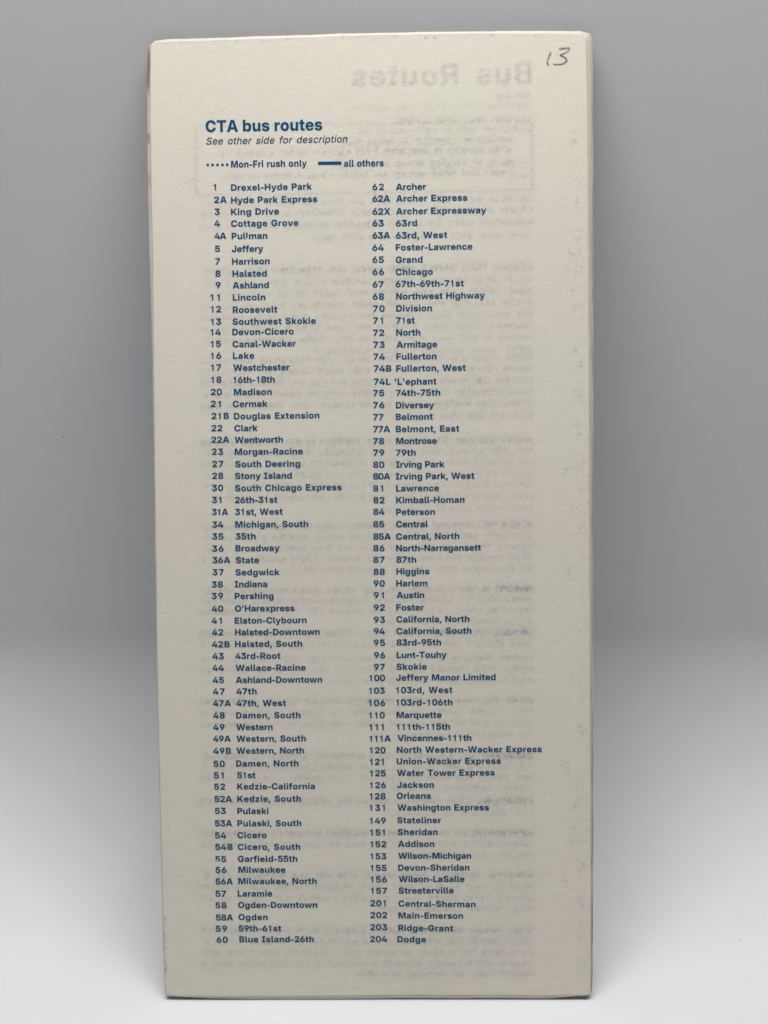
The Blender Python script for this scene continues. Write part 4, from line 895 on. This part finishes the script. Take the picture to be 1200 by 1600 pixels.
head_img, body_img = blank(), blank()
mirrored(head_img, BOLD, 'Bus Routes', 38.2, -3.9, 217.0, 5.15, 1.0, 420.0)
for base, xl, xr, k, text in SHOW_THROUGH:
    line = text or ''
    room = int((xr - xl) / (0.78 * 1.6)) - len(line)
    if room > 4 or not line:
        line = (line + ' ' + smear_words(max(room, 4) * 0.78 * 1.6, 1.6)).strip()
    mirrored(body_img, LIGHT, line, xr, xl, base, 1.6, k, 360.0)
    if k > 0.82 and not text:                                # the first words of an entry are set bold
        w = pick_letters.uniform(9, 16)
        mirrored(body_img, LIGHT, smear_words(w, 1.6), xr + .12, xr - w + .12, base, 1.6, 1.0, 360.0)
for (ax, ay, bx, by) in ((-40.8, 208.35, 38.3, 208.55), (-40.8, 192.4, 38.3, 192.6), (38.2, 192.4, 38.45, 208.5), (-40.9, 192.4, -40.6, 208.4)):
    stamp(body_img, [np.array([(ax, ay), (bx, ay), (bx, by), (ax, by)])], 0.9)
patch = blur(rng.rand(IH // 10 + 1, IW // 10).astype(np.float32), 0.5)
patch = np.kron((patch - patch.min()) / (patch.max() - patch.min()), np.ones((10, 10), np.float32))[:IH, :IW]
patch = 0.55 + 0.9 * blur(patch, 1.0)
streak = rng.rand(IH, 1).astype(np.float32)
streak = 0.7 + 0.6 * np.repeat(streak, IW, 1)
grit = blur(rng.rand(IH, IW).astype(np.float32), 0.16)
grit = np.clip(1 + 0.42 * (grit - grit.mean()) / grit.std(), 0.1, 2.0)
patch = patch * grit
ghost = 0.26 * blur(head_img, 0.20) * patch * streak + (0.26 * blur(body_img, 0.20) + 0.24 * blur(body_img, 0.6) + 0.40 * blur(body_img, 1.3)) * patch * (0.6 + 0.4 * streak)

# scuffs: worn cut edges, grey rub marks near the right edge, a few specks
dirt = blank()
def speck(u, v, r, k, stretch=1.0):
    n = 7
    a = np.linspace(0, 2 * math.pi, n, endpoint=False)
    rr = r * (0.6 + 0.8 * rng.rand(n))
    stamp(dirt, [np.stack([u + rr * np.cos(a) * stretch, v + rr * np.sin(a)], 1)], k)
for _ in range(1500):                           # rub marks by the right edge
    v = rng.uniform(4, 216)
    u = 50.9 - abs(rng.normal(0, 1.9))
    speck(u, v, rng.uniform(0.05, 0.15), rng.uniform(0.10, 0.42), rng.uniform(0.5, 1.6))
for _ in range(60):                             # gathered in patches
    cu, cv = 49.8 - abs(rng.normal(0, 2.0)), rng.uniform(6, 205)
    for _ in range(rng.randint(4, 16)):
        speck(cu + rng.normal(0, 0.45), cv + rng.normal(0, 0.8), rng.uniform(0.06, 0.20), rng.uniform(0.12, 0.50), rng.uniform(0.5, 1.5))
for _ in range(420):                            # left margin
    speck(-50.5 + abs(rng.normal(0, 3.6)), rng.uniform(4, 222), rng.uniform(0.04, 0.15), rng.uniform(0.08, 0.30))
for _ in range(46):                             # anywhere
    speck(rng.uniform(-48, 48), rng.uniform(3, 224), rng.uniform(0.06, 0.14), rng.uniform(0.25, 0.75))
for _ in range(90):                             # dirty top edge
    speck(-51 + 40 * rng.rand() ** 1.8, 228.15 + rng.normal(0, 0.16), rng.uniform(0.05, 0.16), rng.uniform(0.2, 0.55), 2.0)
for _ in range(60):
    speck(rng.uniform(-10, 50), 228.4 + rng.normal(0, 0.3), rng.uniform(0.06, 0.18), rng.uniform(0.2, 0.5), 2.0)
for _ in range(40):                             # dirty lower left edge
    speck(-51.6 + abs(rng.normal(0, 0.25)), rng.uniform(6, 20), rng.uniform(0.1, 0.25), rng.uniform(0.4, 0.9), 0.6)
for c, n in (((-42.5, 196), 26), ((-45.5, 189), 14), ((-36, 212.5), 12)):   # small rub marks in the upper left
    for _ in range(n):
        speck(c[0] + rng.normal(0, 1.2), c[1] + rng.normal(0, 0.8), rng.uniform(0.08, 0.2), rng.uniform(0.15, 0.4))
dirt = blur(dirt, 0.08)

front_co = np.empty(len(front_me.vertices) * 3, np.float32)
front_me.vertices.foreach_get('co', front_co)
front_co = front_co.reshape(-1, 3)
for nm, img in (('show_through', ghost), ('scuff_and_darkening', dirt)):
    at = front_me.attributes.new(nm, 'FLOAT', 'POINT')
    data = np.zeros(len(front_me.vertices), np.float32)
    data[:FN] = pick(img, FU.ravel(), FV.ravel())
    if nm == 'scuff_and_darkening':                           # greyed cut edges; the top one painted darker to offset the lamp
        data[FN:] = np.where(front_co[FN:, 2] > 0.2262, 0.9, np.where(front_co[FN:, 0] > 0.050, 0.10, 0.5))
        d = np.minimum(np.minimum(FU - FU[:, :1], FU[:, -1:] - FU), np.minimum(FV - FV[:1], FV[-1:] - FV)).ravel()
        data[:FN] = np.maximum(data[:FN], 0.10 * np.exp(-d / 0.25))
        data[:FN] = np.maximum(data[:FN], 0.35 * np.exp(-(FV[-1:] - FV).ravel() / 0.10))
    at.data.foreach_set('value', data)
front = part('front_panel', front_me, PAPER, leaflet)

# ---- sheets behind
def shifted(pts, du=0.0, dv=0.0):
    return [(a + du, b + dv) for a, b in pts]
def inner(name, left, right, top, bottom, depth, seed, radius, label=None):
    me, _, _, n = sheet(name, left, right, top, bottom, depth, 0.16, 90, 230, radius, 0.07, seed)
    at = me.attributes.new('scuff_and_darkening', 'FLOAT', 'POINT')
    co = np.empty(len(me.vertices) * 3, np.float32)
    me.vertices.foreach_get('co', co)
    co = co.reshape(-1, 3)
    data = 0.65 * np.exp(-np.abs(co[:, 2] - 0.2286) / 0.0007)  # top edges coloured darker to hold down the strong overhead light
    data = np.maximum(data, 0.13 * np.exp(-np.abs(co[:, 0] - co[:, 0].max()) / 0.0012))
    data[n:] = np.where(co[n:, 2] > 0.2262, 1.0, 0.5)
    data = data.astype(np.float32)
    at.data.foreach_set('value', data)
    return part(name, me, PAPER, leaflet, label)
STEP = 0.42
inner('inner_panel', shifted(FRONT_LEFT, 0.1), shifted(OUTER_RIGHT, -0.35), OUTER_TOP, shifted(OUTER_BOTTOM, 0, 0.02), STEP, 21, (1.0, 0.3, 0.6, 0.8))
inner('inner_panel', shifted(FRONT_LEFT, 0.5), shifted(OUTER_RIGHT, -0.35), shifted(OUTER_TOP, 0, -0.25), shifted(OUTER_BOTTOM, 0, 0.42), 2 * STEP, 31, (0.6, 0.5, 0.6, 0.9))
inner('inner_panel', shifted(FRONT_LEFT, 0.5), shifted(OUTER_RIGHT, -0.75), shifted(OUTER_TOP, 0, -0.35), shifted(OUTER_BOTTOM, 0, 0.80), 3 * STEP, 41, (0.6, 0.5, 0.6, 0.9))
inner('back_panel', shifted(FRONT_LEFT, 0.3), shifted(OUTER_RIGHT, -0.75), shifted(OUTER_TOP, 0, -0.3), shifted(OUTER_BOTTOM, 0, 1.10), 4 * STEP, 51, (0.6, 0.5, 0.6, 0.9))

def folded_edge(edge_in, edge_out, d0, d1, v0, v1, seed, dark_bands, label=None):
    """the rounded fold that joins two sheets along one side"""
    nv, na = 300, 9
    vs = np.linspace(v0, v1, nv)
    xi = along(edge_in, vs, 1); xo = along(edge_out, vs, 1) + wobble(vs, 0.06, seed, 7)
    sgn = np.sign(np.mean(xo) - np.mean(xi))
    reach = np.maximum((xo - xi) * sgn, 0.10)
    end = np.minimum(vs - v0, v1 - vs)
    reach = reach * np.clip(1 - corner_in(end, 1.2) / 1.2, 0.05, 1)
    co, dark_v = [], []
    r = np.random.RandomState(seed)
    for j, v in enumerate(vs):
        b = float(bow(xi[j], v))
        for i in range(na):
            a = math.pi * i / (na - 1)
            x = xi[j] + sgn * reach[j] * math.sin(a)
            d = (d0 + d1) / 2 - (d1 - d0) / 2 * math.cos(a)
            pu, pv = spread(x, v, d + b)
            co.append((pu, d + b, pv))
            s = 0.10 * r.rand()
            for (c, w, amt) in dark_bands:
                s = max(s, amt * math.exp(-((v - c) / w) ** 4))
            dark_v.append(s)
    f = []
    for j in range(nv - 1):
        for i in range(na - 1):
            a = j * na + i
            q = [a, a + 1, a + na + 1, a + na]
            f.append(q if sgn < 0 else q[::-1])
    me = bpy.data.meshes.new('folded_edge')
    me.from_pydata((np.array(co) * MM).tolist(), [], f)
    me.polygons.foreach_set('use_smooth', [True] * len(f))
    at = me.attributes.new('scuff_and_darkening', 'FLOAT', 'POINT')
    at.data.foreach_set('value', np.array(dark_v, np.float32))
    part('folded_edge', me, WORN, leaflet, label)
folded_edge(shifted(FRONT_LEFT, 0.02), FOLD_LEFT, 0.12, STEP + 0.10, 0.5, 228.0, 61,  # fold coloured darker in bands, most of all near the top
            [(222.0, 5.5, 0.85), (206.0, 1.2, 0.6), (13, 6, 0.6), (196, 2, 0.3)], 'worn left fold, dark brown near the top')
folded_edge(shifted(OUTER_RIGHT, -0.35), OUTER_RIGHT, STEP + 0.03, 2 * STEP + 0.12, 0.6, 227.6, 71,
            [(210, 9, .24), (182, 12, .3), (168, 2, .45), (152, 6, .3), (120, 14, .32), (92, 8, .22), (60, 10, .4), (40, 8, .45), (12, 14, .5)], 'thin right fold behind the front sheet')

# ---- the printing
p = Print(); p.text(BOLD_TRI, BOLD, 'CTA bus routes', -38.4, -10.87, 207.15, 2.74, 240.0, wide=0.97); p.build('heading', INK, front)
p = Print(); p.text(LIGHT_TRI, LIGHT, 'See other side for description', -38.35, -5.16, 204.25, 1.62, 430.0, shear=0.20); p.build('subtitle', THIN_INK, front)
p = Print()
for i in range(5):
    a = np.linspace(0, 2 * math.pi, 16, endpoint=False)
    x = -38.02 + i * 1.155
    p.poly(np.stack([x + 0.32 * np.cos(a), 199.5 + 0.32 * np.sin(a)], 1), [list(range(16))])
p.build('dotted_line_symbol', INK, front)
p = Print(); p.text(BOLD_TRI, BOLD, 'Mon-Fri rush only', -32.53, -14.64, 198.8, 1.58, 290.0, wide=0.92); p.build('legend_text', INK, front)
p = Print(); p.poly([(-11.99, 199.10), (-6.49, 199.07), (-6.49, 199.83), (-11.99, 199.86)], [[0, 1, 2, 3]]); p.build('solid_line_symbol', INK, front)
p = Print(); p.text(BOLD_TRI, BOLD, 'all others', -5.9, 3.46, 198.57, 1.58, 290.0, wide=0.92); p.build('legend_text', INK, front)
tilt_rows = {'Central-Sherman': -0.012, 'Main-Emerson': -0.006, 'Ridge-Grant': -0.012, 'Dodge': -0.01}
for rows, nm in ((LEFT_NUMBERS, 'route_number_column'), (LEFT_NAMES, 'route_name_column'),
                 (RIGHT_NUMBERS, 'route_number_column'), (RIGHT_NAMES, 'route_name_column')):
    p = Print()
    for text, x0, x1, base in rows:
        cut = (3, 0.17) if text == 'Pullman' else (0, 0.16) if text == '55' else None
        p.text(BOLD_TRI, BOLD, text, x0, x1, base, 1.51, 150.0 if text == '2 A' else 330.0, slope=tilt_rows.get(text, 0.0), cut=cut, wide=1.05)
    p.build(nm, INK, front)

def stroke(p, pts, w, seed):
    pts = np.array(pts, float)
    # smooth the hand-drawn line
    t = np.linspace(0, len(pts) - 1, 8 * len(pts))
    q = np.stack([np.interp(t, np.arange(len(pts)), pts[:, i]) for i in (0, 1)], 1)
    for _ in range(4):
        q[1:-1] = (q[:-2] + q[1:-1] * 2 + q[2:]) / 4
    d = np.gradient(q, axis=0); d /= np.linalg.norm(d, axis=1)[:, None]
    nrm = np.stack([-d[:, 1], d[:, 0]], 1)
    ww = w * (0.5 + 0.12 * np.sin(np.linspace(0, 9, len(q)) + seed)) * np.clip(np.minimum(np.arange(len(q)), np.arange(len(q))[::-1]) / 3 + .45, 0, 1)
    a, b = q + nrm * ww[:, None], q - nrm * ww[:, None]
    n = len(q)
    p.poly(np.concatenate([a, b]), [[i, i + 1, n + i + 1, n + i] for i in range(n - 1)])
p = Print(); stroke(p, PENCIL_ONE, 0.38, 0); stroke(p, PENCIL_THREE, 0.41, 2); p.build('pencil_number', GRAPHITE, front, 'handwritten 13 in grey pencil')
